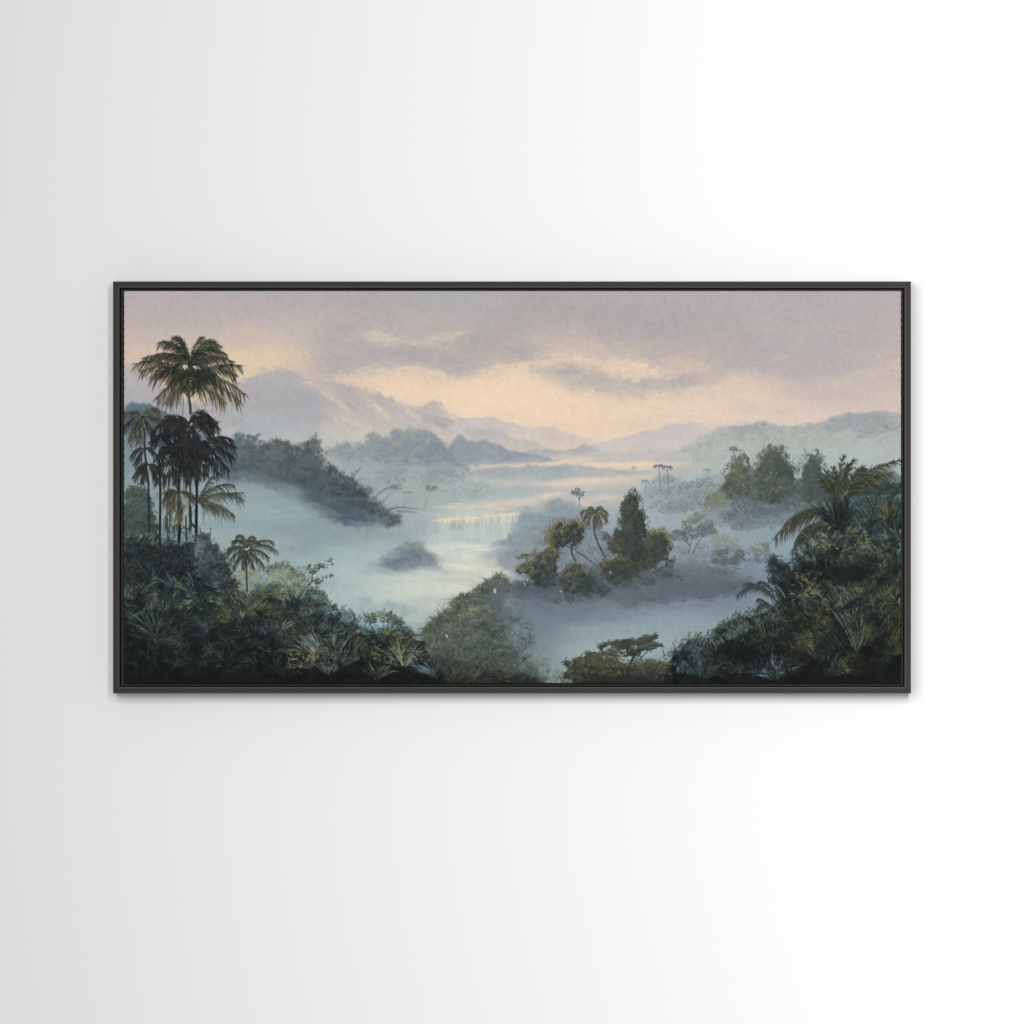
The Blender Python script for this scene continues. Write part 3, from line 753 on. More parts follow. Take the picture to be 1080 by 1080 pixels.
# mist curling up the foot of the spur
for (x, y, rx, ry, a_, ro, c) in ((250,520,46,13,.85,0,(148,166,170)),(240,500,26,14,.35,0,(116,134,142)),(300,532,28,10,.6,28,(146,163,167)),(318,546,30,11,.75,24,(150,168,170)),
                                  (350,560,36,8,.6,8,(146,162,166)),(330,528,22,7,.35,30,(108,122,128)),(375,544,26,5,.3,8,(98,116,128)),(392,566,40,8,.7,4,(150,166,168)),
                                  (290,512,26,6,.35,20,(104,120,126)),(360,548,22,5,.35,14,(92,112,128)),(320,565,60,12,.5,0,(146,164,167))):
    glow(x, y, rx, ry, c, a_, ro, 7)
top = [(232,478),(246,460),(258,461),(278,470),(292,465),(310,474),(326,468),(336,468),(340,486),(356,498),(376,509),(390,521),(398,533),(412,544),(404,548),(384,540),(360,530),(330,515),(300,505),(260,500),(236,500)]
foliage(top, 1900, [(50,62,70),(64,76,82),(80,91,93),(100,108,102),(128,130,110)], 3.4, 1.2, -60, 50, 52, hl=0.5, clump=8, a=0.62)
foliage([(225,470),(246,460),(270,466),(300,480),(290,505),(240,512)], 420, [(86,102,110),(104,119,124),(120,134,136)], 4, 1.5, 10, 40, 53, a=0.35)
foliage([(270,500),(300,502),(330,518),(360,532),(396,548),(380,556),(345,548),(310,528),(280,514)], 620, [(66,80,90),(82,96,104),(100,114,120)], 4.2, 1.3, 12, 30, 521, hl=.4, clump=8, a=.45)
for (x, y, rx, ry, ro) in ((300,512,20,2.5,24),(330,528,22,2.5,28),(356,541,18,2.5,18),(312,524,16,2,30),(372,549,20,2,8)): glow(x, y, rx, ry, (132,148,154), .5, ro, 8)
# ragged leaf edge with caught light
rr = np.random.default_rng(8)
edge = A([(246,460),(258,461),(268,464),(278,470),(290,465),(304,470),(312,474),(324,468),(334,466),(338,480),(346,493),(358,500),(372,508),(386,516),(393,526),(402,536)], float)
for k in range(420):
    t = rr.uniform(0, len(edge) - 1.01); i = int(t); p = edge[i] + (edge[i + 1] - edge[i]) * (t - i) + rr.normal(0, 2.0, 2)
    lit = rr.random() < 0.28
    c = A((168,160,124)) if lit and p[0] > 262 else A((66,78,84))
    if p[0] < 275: c = c * 0.6 + A((120,134,138)) * 0.4
    B.dab(p[0], p[1] + (2 if lit else 0), rr.uniform(-2.6, -0.4), rr.uniform(2.2, 5), rr.uniform(0.8, 1.3), c + rr.normal(0, 7), 0.75)
B.paint()
# tree heads breaking the ridge line
foliage(oval(333,464,5,4), 60, [(88,98,100),(120,126,120)], 2.6, 1.0, 0, 50, 54, a=0.8)
foliage(oval(334,459,4,2), 22, [(96,106,108)], 2.4, 0.9, 0, 30, 55, a=0.8)
foliage(oval(298,468,9,4), 80, [(78,88,92),(108,112,104)], 3, 1.0, -90, 50, 56, a=0.8)
foliage(oval(252,459,7,4), 60, [(98,112,118),(124,136,138)], 3, 1.0, -90, 50, 57, a=0.7)
limb([(266,468),(268,462),(264,460)], 0.8, 0.5, (84,96,102)); limb([(268,462),(273,459)], 0.8, 0.5, (84,96,102)); limb([(272,470),(276,465)], 0.8, 0.5, (90,100,104))
for (x, y) in ((262,459),(267,460),(272,459),(270,461),(276,465),(273,458)): B.dab(x, y, 0, 5, 1.2, (86,98,104), 0.85)
limb([(372,508),(373,501),(378,497)], 1.2, 0.6, (84,94,100)); limb([(373,501),(370,498)], 0.8, 0.4, (84,94,100)); limb([(378,506),(386,504)], 0.8, 0.3, (110,118,122))
for (x, y) in ((376,497),(379,495),(371,500)): B.dab(x, y, -0.5, 4, 1.2, (84,96,100), 0.8)
limb([(394,526),(400,520),(408,515),(414,514)], 1.3, 0.7, (86,94,98)); limb([(402,532),(408,524),(411,521)], 1.0, 0.5, (96,106,110))
limb([(404,544),(412,537),(420,535),(432,536),(444,537)], 1.4, 0.6, (82,88,90)); limb([(418,539),(430,539.5),(440,541)], 1.1, 0.5, (90,96,98)); limb([(424,535),(431,530)], 0.6, 0.3, (120,126,126))
for k in range(26):
    B.dab(rr.uniform(412,424), rr.uniform(511,516), rr.normal(0, .3), 3.5, 1.1, A((120,124,112)) + rr.normal(0, 14), 0.75)
for k in range(10): B.dab(rr.uniform(425,434), 519 + rr.normal(0, .8), 0.1, 3.5, 1.0, (132,134,120), 0.7)
limb([(447,538),(450,528),(453,520)], 0.9, 0.6, (128,136,138))
for k in range(20): B.dab(rr.uniform(447,460), 518 - (rr.uniform(0, 5)) + rr.normal(0, .6), -0.35, 4, 1.2, A((112,116,114)) + rr.normal(0, 8), 0.8)
foliage([(396,548),(404,543),(414,545),(424,545),(418,556),(402,556)], 110, [(62,70,78),(80,84,86),(120,112,94)], 3.2, 1.2, -40, 40, 58, a=0.7)
foliage([(345,545),(370,541),(398,548),(402,554),(370,556)], 150, [(58,76,94),(74,92,108),(96,112,122)], 4, 1.2, 5, 15, 59, a=0.5)
B.paint()
for (x, y, rx, ry, a_, ro) in ((296,516,24,6,.4,22),(322,534,24,6,.45,32),(346,550,22,5,.45,24),(372,560,26,5,.5,10),(262,512,26,5,.4,4),(330,548,18,4,.4,30)): glow(x, y, rx, ry, (138,154,160), a_, ro, 10)
for (x, y, rx, ry, a_, ro) in ((310,519,14,3,.35,30),(344,538,16,3,.35,26),(366,547,16,3,.3,14),(290,508,18,3,.3,14)): glow(x, y, rx, ry, (84,98,106), a_, ro, 10)
glow(308, 524, 30, 8, (128,144,150), .5, 32, 10); glow(340, 541, 24, 6, (120,136,144), .45, 28, 10); glow(288, 510, 26, 6, (118,134,141), .45, 16, 10)
glow(405, 562, 40, 6, (150,165,167), 0.55, 0); glow(300, 560, 60, 14, (147,166,169), 0.3); glow(300,590,50,16,(156,174,176),0.35)
glow(318, 575, 16, 9, (136,150,154), 0.4); glow(352,572,44,7,(132,148,152),.3)

glow(255, 545, 44, 22, (157,172,177), .5); glow(280, 575, 40, 20, (160,174,178), .4)
# the far half of the picture is worked wet: soften it a touch
P[:] = 0.35 * P + 0.65 * blur(P, 0.8)
rw = np.random.default_rng(55)
glow(500, 581, 40, 5, (226,228,217), .8, -3, 4); glow(470, 574, 20, 5, (212,218,210), .5, 0, 4)
for k in range(300):
    x = rw.uniform(459, 546); top = 549.5 - (x - 455) * 0.078
    y = top + abs(rw.normal(0, 4)); y1 = min(y + rw.uniform(6, 22), 577 - max(0, x - 515) * .5)
    if y1 - y < 3: continue
    lit = at(noise_w, x, 560) + rw.normal(0, .35) > 0
    B.add((x, y), (x + rw.normal(0, .4), (y + y1) / 2), (x + rw.normal(0, .6), y1), 1.2, .7, A((216,219,208) if lit else (170,184,184)) + rw.normal(0, 4), .24)
for k in range(120):
    x = rw.uniform(455, 548); B.dab(x, 549 - (x - 455) * 0.078 + rw.normal(0, .9), -.08, rw.uniform(3, 7), 1.3, A((234,217,194)) + rw.normal(0, 4), .45)
    if k % 3 == 0: B.add((x, 549 - (x - 455) * 0.078), (x, 553), (x + .3, 553 + rw.uniform(0, 5) - (x - 455) * .05), 1.4, .6, (236,220,194), .6)
for k in range(60): B.dab(rw.uniform(470, 552), 534 + rw.normal(0, 2.2), -.07, rw.uniform(6, 16), 1.3, A((232,212,192)) + rw.normal(0, 4), .35)
B.paint()
glow(496, 577, 42, 5.5, (222,225,215), .6, -4, 4); glow(500, 561, 46, 10, (198,206,201), .36, -4, 4); glow(548, 556, 7, 12, (150,163,170), .7, 15, 4)
smear(236, 520, 390, 640, 700, 13, 2.6, 4, 14, 6, .2, 5); smear(440, 480, 720, 545, 900, 9, 1.6, -4, 10, 5, .22, 6)
lay(np.clip(np.abs(WISP) - 0.1, 0, 1) * 0.16 * np.clip((YY - 470) / 60, 0, 1), np.where((WISP > 0)[..., None], A((205,212,206)), A((118,132,140))))

# ---- misty woods on the right-hand slope
shape([(672,540),(676,520),(684,508),(694,500),(704,498),(716,504),(724,508),(734,504),(745,500),(760,498),(780,500),(780,560),(680,556)], [(496,(162,172,178)),(515,(154,165,171)),(535,(160,172,178)),(556,(160,172,178))], 2.0, 1.2, 0.7, fade=(520,556))
foliage([(680,528),(690,504),(706,500),(724,508),(745,502),(772,502),(764,524),(730,540),(690,540)], 1100, [(108,122,130),(130,142,147),(154,162,156),(178,176,150)], 3.2, 1.1, -60, 50, 61, hl=0.65, a=0.65)
foliage([(700,530),(720,520),(748,514),(762,520),(756,540),(730,548),(704,546)], 500, [(114,127,134),(134,145,148),(164,164,142)], 3.2, 1.1, -50, 50, 611, hl=.5, fade=(530,552), a=.55)
for (x, y, h, k) in ((694.5,492,26,6),(703.5,493,26,6),(745,496,16,4.5),(680,508,16,4),(669,494,12,3.2)):
    dk = (112,124,134) if k > 5 else ((140,150,156) if k > 3.5 else (176,178,180))
    limb([(x + 0.4, y), (x + 1.2, y + h * 0.5), (x + 2.2, y + h)], 1.0, 0.6, dk, 0.8)
    for j in range(int(k * 3)):
        s_ = r.choice([-1, 1]); L = k * r.uniform(0.5, 1.05)
        B.add((x, y), (x + s_ * L * 0.6, y - 2.5 + r.normal(0, .6)), (x + s_ * L, y + r.uniform(0, 3.2)), 1.3, 0.5, A(dk) + r.normal(0, 6), 0.75, 0.4)
B.paint()
limb([(611,534),(611,526),(610.5,520)], 1.0, 0.8, (100,112,118)); limb([(611,527),(606,521)], .7, .5, (100,112,118)); limb([(611,527),(615,521)], .7, .5, (100,112,118))
foliage([(601,521),(604,517),(609,514),(613,516),(617,518),(619,522),(612,523),(605,523)], 90, [(94,106,112),(116,124,122),(140,140,128)], 2.6, 1.0, 0, 30, 62, a=0.85)

# ---- hill with the stand of trees on the right
glow(800, 545, 70, 10, (140,155,166), 0.5)
wood = [(738,545),(742,530),(750,520),(758,508),(762,498),(768,494),(772,486),(776,478),(782,474),(788,480),(792,488),(798,487),(803,478),(808,472),(812,470),(817,475),(822,470),(826,474),(832,484),(840,494),(846,496),(849,484),(856,477),(863,475),(866,482),(870,494),(878,500),(884,512),(886,530),(870,540),(840,545),(800,550),(770,556)]
wood = [(x, y + 9 * (y < 512)) for (x, y) in wood]
shape(wood, [(470,(104,113,112)),(490,(90,99,96)),(510,(82,91,89)),(525,(86,96,96)),(538,(106,118,122)),(550,(136,150,157)),(558,(146,160,168))], 4.0, 1.2, 0.8, fade=(528,562))
foliage([(764,500),(776,480),(788,482),(794,500),(792,522),(766,528),(760,516)], 520, [(72,81,80),(90,97,88),(124,124,94),(148,144,110)], 2.8, 1.2, -40, 60, 63, core=.8, hl=0.6, clump=7, a=0.75)
foliage([(796,494),(804,478),(812,471),(824,474),(834,488),(842,500),(842,524),(815,534),(796,526)], 950, [(60,70,70),(74,84,80),(94,100,88),(130,128,98)], 3.0, 1.2, -55, 50, 64, core=.8, hl=0.5, clump=7, a=0.75)
foliage([(842,520),(846,498),(850,486),(858,478),(866,482),(868,500),(880,512),(876,530),(850,532)], 520, [(66,76,76),(80,90,86),(100,106,94)], 3.0, 1.1, -50, 50, 65, core=.8, hl=0.45, clump=7, a=0.7)
foliage([(740,530),(748,520),(762,516),(768,524),(764,534),(745,540)], 240, [(108,116,108),(134,136,114),(162,158,126)], 2.6, 1.2, -20, 60, 66, hl=0.5, clump=6, a=0.65)
foliage([(764,508),(795,494),(845,502),(886,516),(886,536),(840,546),(770,542)], 900, [(62,72,74),(78,88,86),(98,104,94),(122,122,98)], 3.2, 1.2, -40, 55, 69, hl=.45, clump=9, fade=(528,556), a=.7)
fringe([(762,500),(770,488),(778,478),(788,484),(794,492),(802,480),(812,470),(818,474),(824,470),(832,484),(842,498),(848,484),(858,476),(866,482),(870,496),(882,510)], 260, [(78,88,86),(98,106,96),(124,124,98)], 3.6, 1.0, -80, 45, 2.2, 60, .8)
foliage([(760,540),(780,526),(820,534),(850,530),(880,530),(860,542),(800,552),(765,556)], 460, [(84,94,98),(104,114,116),(124,132,130)], 3.2, 1.2, -10, 50, 67, fade=(538,556), a=0.5)
foliage(oval(773,474,6,4), 55, [(96,106,108),(120,126,118)], 2.4, 1.0, 0, 60, 68, a=0.85)
limb([(776,484),(774,476)], 0.9, 0.6, (96,106,108)); limb([(856,494),(851,484),(849,478)], .8, .5, (96,106,106)); limb([(852,487),(856,480)], .7, .4, (96,106,106))
for k in range(120):
    x, y = rr.uniform(762, 826), rr.uniform(492, 524)
    if at(GR, x, y) > -0.2: B.dab(x, y, rr.uniform(0, 3), rr.uniform(1.5, 3), 1.2, A((164,158,118)) + rr.normal(0, 9), 0.45)
for (x, ty) in ((806,478),(812,470),(818,473),(824,471),(829,480),(861,476),(865,479),(785,477)):
    for j in range(9): B.dab(x + rr.normal(0, 1.2), ty + rr.uniform(-2, 8), -1.57 + rr.normal(0, .7), 4.2, 1.1, A((86,96,94)) + rr.normal(0, 7), 0.85)
B.paint()
foliage([(748,542),(800,534),(850,530),(882,528),(882,545),(830,556),(775,562)], 900, [(88,98,102),(102,112,116),(120,129,130)], 3.4, 1.2, -40, 55, 691, hl=.4, clump=9, fade=(546,568), a=.6)
glow(812, 541, 52, 6, (98,109,113), 0.55, -3, 8); glow(790, 552, 50, 5, (118,130,136), 0.5, -4, 8)
glow(800, 566, 60, 7, (143,158,168), 0.55, -4); glow(858, 552, 36, 6, (128,143,152), 0.4); glow(735, 552, 30, 8, (160,172,178), 0.5)
glow(846, 562, 30, 12, (150,167,175), 0.55)

# ---- the dark shoulder that carries the middle trees
shape([(488,640),(510,618),(530,616),(545,615),(560,612),(590,606),(620,598),(650,596),(680,594),(710,592),(740,594),(770,600),(792,608),(800,622),(770,632),(730,634),(690,640),(650,652),(610,658),(570,662),(530,668),(500,662)],
      [(592,(116,126,134)),(606,(100,108,117)),(622,(94,101,111)),(638,(100,107,117)),(652,(118,128,138)),(668,(136,149,158))], 4, 3.5, 0.9, fade=(618,676), wander=4)
sh = [(545,614),(600,600),(680,596),(740,598),(794,610),(796,622),(740,636),(640,652),(580,650),(545,640)]
for k in range(1500):
    x = rr.uniform(505, 795); y = 614 + rr.normal(0, 17) - (x - 640) * 0.03
    if not inside(sh, A([x]), A([y]))[0]: continue
    c = A((82,88,98)) if rr.random() < .6 else A((122,132,142))
    B.dab(x, y, rr.normal(0.0, .5), rr.uniform(3, 8), rr.uniform(1, 2), c + rr.normal(0, 6), 0.13)
B.paint()
glow(690, 664, 84, 13, (148,162,166), 0.75, -4); glow(600, 676, 70, 12, (142,158,165), 0.6, 6); glow(640, 684, 60, 13, (157,173,173), 0.7); glow(772, 640, 40, 14, (122,137,147), 0.75, 0)
glow(560, 672, 40, 10, (116,129,140), 0.5); glow(650, 655, 40, 6, (110,118,132), 0.35); glow(600, 650, 46, 7, (102,110,123), 0.4)
glow(776, 664, 28, 10, (143,160,169), 0.6); glow(690, 700, 14, 6, (150,170,172), 0.5); glow(720,640,60,5,(120,131,145),.4,-6)

foliage([(520,622),(560,616),(620,606),(700,602),(770,606),(796,616),(770,630),(700,638),(640,648),(580,650),(530,642)], 1900, [(74,82,91),(90,98,107),(106,114,121),(122,130,134)], 3.8, 1.2, -40, 50, 95, hl=.45, clump=10, fade=(626,654), a=.42)
glow(640, 652, 60, 5, (124,135,145), .4, -5, 10); glow(740, 636, 40, 5, (120,131,142), .45, -8, 10)
# ---- trees half in the mist on its right
foliage([(690,590),(706,578),(730,572),(760,572),(790,578),(806,590),(796,606),(750,608),(700,606)], 900, [(104,114,124),(118,128,136),(136,144,146)], 3.4, 1.2, -50, 55, 78, hl=.4, clump=9, a=.42)
foliage([(746,548),(790,546),(840,542),(850,552),(800,562),(760,560)], 420, [(106,118,124),(122,134,140),(138,148,152)], 3.4, 1.2, -30, 50, 79, hl=.4, clump=8, fade=(546,566), a=.5)
def haze_tree(x, y, rx, ry, pal, n, seed, trunk=None, yellow=None):
    foliage(oval(x, y, rx, ry, 16, seed, .2), n, pal, 2.8, 1.1, -60, 70, seed, hl=0.5, clump=6, a=0.6)
    if trunk:
        for t in trunk: limb(t, 1.3, 0.7, A(pal[0]) * 0.92, 0.8)
    if yellow:
        for k in range(yellow[2]): B.dab(yellow[0] + rr.normal(0, 4), yellow[1] + rr.normal(0, 3), rr.uniform(0, 3), 2.2, 1.1, A((174,166,124)) + rr.normal(0, 8), 0.6)
    B.paint()
haze_tree(735, 556, 19, 14, [(92,102,107),(108,117,119),(130,135,126),(154,152,128)], 900, 71, [[(726,584),(728,574),(732,564)], [(731,584),(735,574),(740,566)], [(727,575),(720,568)]], (724,548,18))
haze_tree(715, 566, 11, 6, [(90,100,105),(108,116,117)], 200, 72)
haze_tree(741, 538, 10, 6, [(140,146,142),(176,172,140)], 70, 73, None, (736,536,12))
haze_tree(768, 587, 19, 11, [(84,92,98),(98,106,109),(124,128,120)], 700, 74, [[(766,612),(765,602),(768,594)], [(768,610),(775,600)], [(764,604),(755,598)], [(780,600),(772,598)]])
haze_tree(762, 572, 18, 9, [(130,139,136),(152,154,138)], 300, 75)
haze_tree(805, 582, 12, 11, [(98,108,114),(114,123,125),(142,143,122)], 330, 76, None, (797,574,14))
haze_tree(752, 600, 7, 3, [(88,94,98),(100,106,106)], 40, 77)
glow(770, 608, 36, 4, (118,128,140), 0.45); glow(735, 584, 20, 3, (126,136,146), 0.3)
smear(500, 600, 830, 690, 1500, 12, 2.6, -5, 14, 8, .26, 7)

# undergrowth linking the middle trees
foliage([(556,592),(580,600),(600,592),(622,600),(640,588),(664,600),(690,598),(712,592),(716,610),(660,620),(600,630),(552,624)], 1100, [(62,71,76),(78,87,90),(98,106,102),(122,124,106)], 3.2, 1.1, -60, 55, 96, hl=.55, clump=8, fade=(612,636), a=.6)
foliage([(560,566),(580,556),(620,560),(650,566),(650,590),(600,596),(560,586)], 800, [(98,110,120),(114,126,134),(136,144,142)], 3.2, 1.1, -50, 55, 97, hl=.5, clump=8, a=.4)
# ---- the group of trees in the middle
OLV = [(44,52,52),(56,64,61),(74,79,69),(100,99,78),(142,131,92)]
GRN = [(46,54,52),(58,66,62),(72,78,68),(92,94,74)]
foliage([(668,517),(673,524),(677,536),(680,548),(684,562),(680,574),(684,590),(672,602),(656,600),(648,588),(650,572),(648,560),(654,548),(656,536),(661,524)], 1300, GRN, 3.0, 1.2, -80, 45, 81, core=.8, light=(-1,-.3), hl=0.6, clump=7, a=0.85)
foliage([(641,572),(650,560),(660,564),(660,584),(648,586),(642,580)], 200, [(58,64,58),(80,82,64),(118,112,76)], 2.8, 1.2, -40, 60, 82, core=.8, hl=0.5, clump=6, a=0.8)
foliage([(678,578),(682,566),(690,560),(698,560),(706,566),(708,580),(702,592),(690,600),(676,602),(668,592)], 520, [(46,54,53),(58,65,60),(78,81,68),(104,101,78)], 3.0, 1.2, 60, 50, 83, core=.8, hl=0.75, clump=7, a=0.85)
foliage([(672,592),(690,584),(712,586),(714,596),(700,604),(670,606)], 200, [(56,62,62),(74,80,72),(98,98,76)], 3, 1.1, -60, 50, 84, a=0.7)
foliage([(628,598),(636,590),(650,588),(668,592),(678,600),(670,612),(648,616),(632,608)], 420, [(48,54,54),(62,68,62),(84,84,64),(112,106,72)], 2.8, 1.1, -50, 60, 85, core=.8, hl=0.5, clump=7, a=0.85)
limb([(603,576),(603,584),(607,592)], 2.2, 1.6, (66,70,70)); limb([(604,580),(596,574)], 1.0, .6, (66,70,70)); limb([(606,580),(614,572)], 1.0, .6, (66,70,70)); limb([(608,582),(618,588),(632,600)], 1.6, 1.0, (80,84,84)); limb([(603,578),(590,574)], .8, .4, (70,74,72))
B.paint()
foliage([(576,570),(578,560),(584,552),(591,548),(600,552),(608,550),(616,558),(617,568),(610,576),(598,574),(588,580),(580,577)], 640, OLV, 2.6, 1.2, -60, 60, 86, core=.8, light=(-.9,-.6), hl=0.9, clump=8, a=0.88)
# the palm between them
limb([(626,550),(627,562),(631,574),(638,588)], 2.0, 1.4, (70,72,70)); B.paint()
for (tx, ty, mx, my) in ((613,541,620,535),(615,549,618,540),(620,553,621,543),(641,543,636,533),(640,550,638,540),(634,555,634,544),(628,556,628,546),(621,536,625,534),(634,536,630,533)):
    frond((628,541), (mx, my), (tx, ty), 6, 11, (58,61,56), (128,119,92), 0.9, 0.8, int(tx * 3), litp=.34, spine=.9)
B.paint()
foliage([(612,556),(618,550),(622,558),(618,562)], 40, [(60,64,58),(100,96,70)], 3, 1, 60, 50, 87, a=.8)
foliage(oval(637,566,7,6), 80, [(70,78,80),(92,98,94)], 2.6, 1.0, -60, 60, 88, a=.6)
# layered tree and its neighbours on the left
foliage([(545,600),(556,594),(566,588),(572,582),(580,578),(590,582),(592,588),(584,594),(588,600),(588,608),(586,618),(572,622),(560,618),(558,606),(546,606)], 620, [(44,53,54),(58,67,66),(80,86,76),(108,108,86),(136,128,96)], 3.2, 1.2, -25, 30, 89, core=.8, light=(-.6,-.9), hl=0.85, clump=7, a=0.85)
for (x, y, L) in ((552,588,14),(560,585,12),(583,582,14),(586,590,10),(549,603,12),(556,598,12)):
    for j in range(16): B.dab(x + rr.uniform(-L / 2, L / 2), y + rr.normal(0, 1.2), rr.normal(-.15, .35), rr.uniform(3, 5), 1.2, A((70,72,60)) + rr.normal(0, 8) + (A((44,40,24)) if rr.random() < .4 else 0), 0.85)
foliage([(590,608),(596,600),(606,595),(616,598),(624,606),(628,618),(622,628),(604,630),(592,622)], 560, [(44,52,54),(60,68,66),(86,90,76),(124,120,90)], 2.8, 1.2, -60, 60, 90, core=.8, light=(-.7,-.8), hl=.85, clump=8, a=.85)
foliage([(545,614),(600,606),(640,604),(720,600),(722,612),(660,622),(600,634),(556,632)], 700, [(60,68,74),(76,84,89),(96,104,104)], 3.4, 1.2, -40, 50, 94, hl=.4, clump=8, fade=(610,636), a=.6)
foliage([(540,618),(550,612),(560,620),(590,620),(600,628),(640,618),(650,622),(630,634),(590,636),(550,634)], 420, [(62,70,78),(76,84,90),(94,102,104)], 3.4, 1.2, -30, 50, 91, a=.55)
foliage([(620,620),(628,612),(640,616),(644,626),(630,630)], 110, [(56,66,68),(78,88,86)], 3, 1.1, -60, 50, 92, a=.7)
foliage([(538,622),(540,612),(550,612),(556,622),(552,632),(540,630)], 130, [(66,76,78),(86,94,88),(110,112,92)], 3, 1.1, -60, 50, 93, a=.75)
B.paint()
for (x, y) in ((556,612),(553,616),(592,624),(644,604)): B.dab(x, y, .8, 3, 1.4, (196,208,204), .8)
B.paint()

fringe([(656,590),(650,574),(649,562),(654,548),(657,536),(661,524),(668,517),(674,524),(678,536),(682,550),(685,562),(682,576)], 260, [(58,67,63),(76,84,72),(100,100,78)], 3.4, 1.0, -90, 55, 1.6, 11, .8)
fringe([(576,572),(578,560),(584,551),(592,547),(602,551),(610,549),(617,558)], 150, [(118,112,80),(146,134,92),(86,88,74)], 3.2, 1.0, -110, 45, 1.8, 12, .8)
fringe([(545,601),(556,594),(568,588),(580,578),(592,583)], 120, [(96,98,76),(124,118,88),(64,70,66)], 4, 1.0, -20, 30, 2, 13, .8)
fringe([(591,610),(597,600),(606,595),(616,598),(625,606)], 110, [(96,98,80),(122,116,90),(60,68,68)], 3.2, 1.0, -90, 50, 1.8, 14, .8)
fringe([(630,600),(640,590),(652,588),(664,590)], 90, [(92,94,76),(118,112,84)], 3.2, 1.0, -90, 50, 1.6, 15, .75)
fringe([(682,566),(690,560),(699,559),(707,567),(709,580)], 110, [(110,106,78),(132,124,88),(72,76,66)], 3.4, 1.0, -60, 50, 1.8, 16, .8)
# ---- bushes low in the middle, in front of the mist
shape([(436,690),(440,674),(452,662),(462,652),(472,645),(478,640),(480,630),(486,627),(492,630),(500,626),(510,618),(517,611),(526,607),(534,610),(536,620),(532,634),(528,652),(540,680),(562,702),(580,722),(436,722)],
      [(606,(104,112,110)),(622,(92,102,104)),(640,(84,94,94)),(660,(74,84,82)),(690,(64,74,70)),(715,(46,54,52))], 3.5, 1.6, 0.92)
glow(556, 656, 30, 20, (114,127,138), 0.95); glow(545, 690, 22, 16, (108,121,130), 0.5); glow(572, 684, 26, 22, (124,140,147), 0.9); glow(560, 628, 22, 9, (100,110,122), 0.5); glow(596, 712, 18, 12, (138,156,158), .6)
BG = [(56,66,66),(78,88,84),(104,112,98),(132,134,110),(154,152,122)]
foliage([(480,640),(486,629),(500,627),(517,612),(528,608),(538,612),(534,628),(520,640),(500,646)], 520, [(62,74,80),(80,92,94),(104,112,102),(136,136,108)], 3.2, 1.2, -70, 55, 101, hl=.55, clump=8, a=.75)
foliage([(440,690),(446,668),(462,654),(476,644),(492,640),(506,648),(512,660),(500,680),(470,696)], 1100, BG, 3.8, 1.2, -60, 50, 102, hl=.6, clump=9, a=.72)
foliage([(476,690),(498,668),(520,664),(540,676),(552,694),(556,712),(530,722),(480,722)], 1000, [(46,56,54),(68,80,75),(96,106,92),(126,132,108)], 4.4, 1.1, -30, 45, 103, hl=.6, clump=10, a=.7)
foliage([(540,700),(556,690),(576,694),(592,706),(596,720),(540,722)], 420, [(68,82,80),(92,108,102),(126,138,122),(150,158,134)], 3.8, 1.1, -30, 40, 104, hl=.6, clump=8, a=.6)
foliage([(488,648),(500,640),(516,640),(520,652),(506,660)], 160, [(90,100,94),(130,132,108),(154,150,118)], 3.6, 1.2, -25, 30, 105, a=.65)
foliage([(510,622),(528,612),(546,622),(560,650),(566,684),(540,684),(518,660)], 700, [(84,98,102),(102,114,117),(122,132,130)], 4.0, 1.2, -40, 50, 106, hl=.5, clump=9, a=.4)
glow(560, 664, 22, 22, (120,134,143), .65); glow(545, 700, 16, 12, (112,126,131), .4); glow(566, 640, 20, 12, (104,114,126), .5)
fringe([(440,676),(452,662),(466,650),(478,641),(481,631),(492,630),(502,625),(512,616),(524,607),(536,608)], 330, [(84,96,92),(104,112,98),(132,134,108),(70,82,82)], 4.5, 1.1, -60, 50, 2.2, 107, .8)
fringe([(480,646),(500,640),(520,642)], 90, [(120,124,102),(146,144,114)], 4, 1.1, -20, 30, 2, 108, .7)
for k in range(500):
    x, y = rr.uniform(448, 560), rr.uniform(650, 718)
    B.dab(x, y, rr.normal(-.5, .7), rr.uniform(3, 7), 1.0, A(((50,58,54),(110,118,100),(136,140,116),(86,104,98))[rr.integers(4)]) + rr.normal(0, 6), .45, rr.normal(0, .3))
for (x, y) in ((471,671),(522,622),(521.5,624)): B.dab(x, y, 1, 3.5, 2.2, (198,204,198), .85)
B.paint()

rb = np.random.default_rng(66)
ep = A([(440,676),(452,662),(466,650),(478,641),(482,630),(492,629),(504,624),(514,615),(526,606)], float)
for k in range(46):
    u = rb.uniform(0, len(ep) - 1.01); i = int(u); p_ = ep[i] + (ep[i + 1] - ep[i]) * (u - i) + rb.uniform(0, 12, 2)
    spikes(p_[0], p_[1], 9, rb.uniform(7, 15), 70, 190, [(90,102,94),(118,122,100),(140,140,112),(74,88,86)], 1.3, 2000 + k, .75, now=False)
for k in range(70):
    x, y = rb.uniform(455, 560), rb.uniform(645, 705)
    spikes(x, y, 9, rb.uniform(8, 16), 10, 170, [(84,98,90),(110,118,98),(134,138,114),(64,78,74)], 1.2, 2100 + k, .6 if x < 525 else .38, now=False)
B.paint()
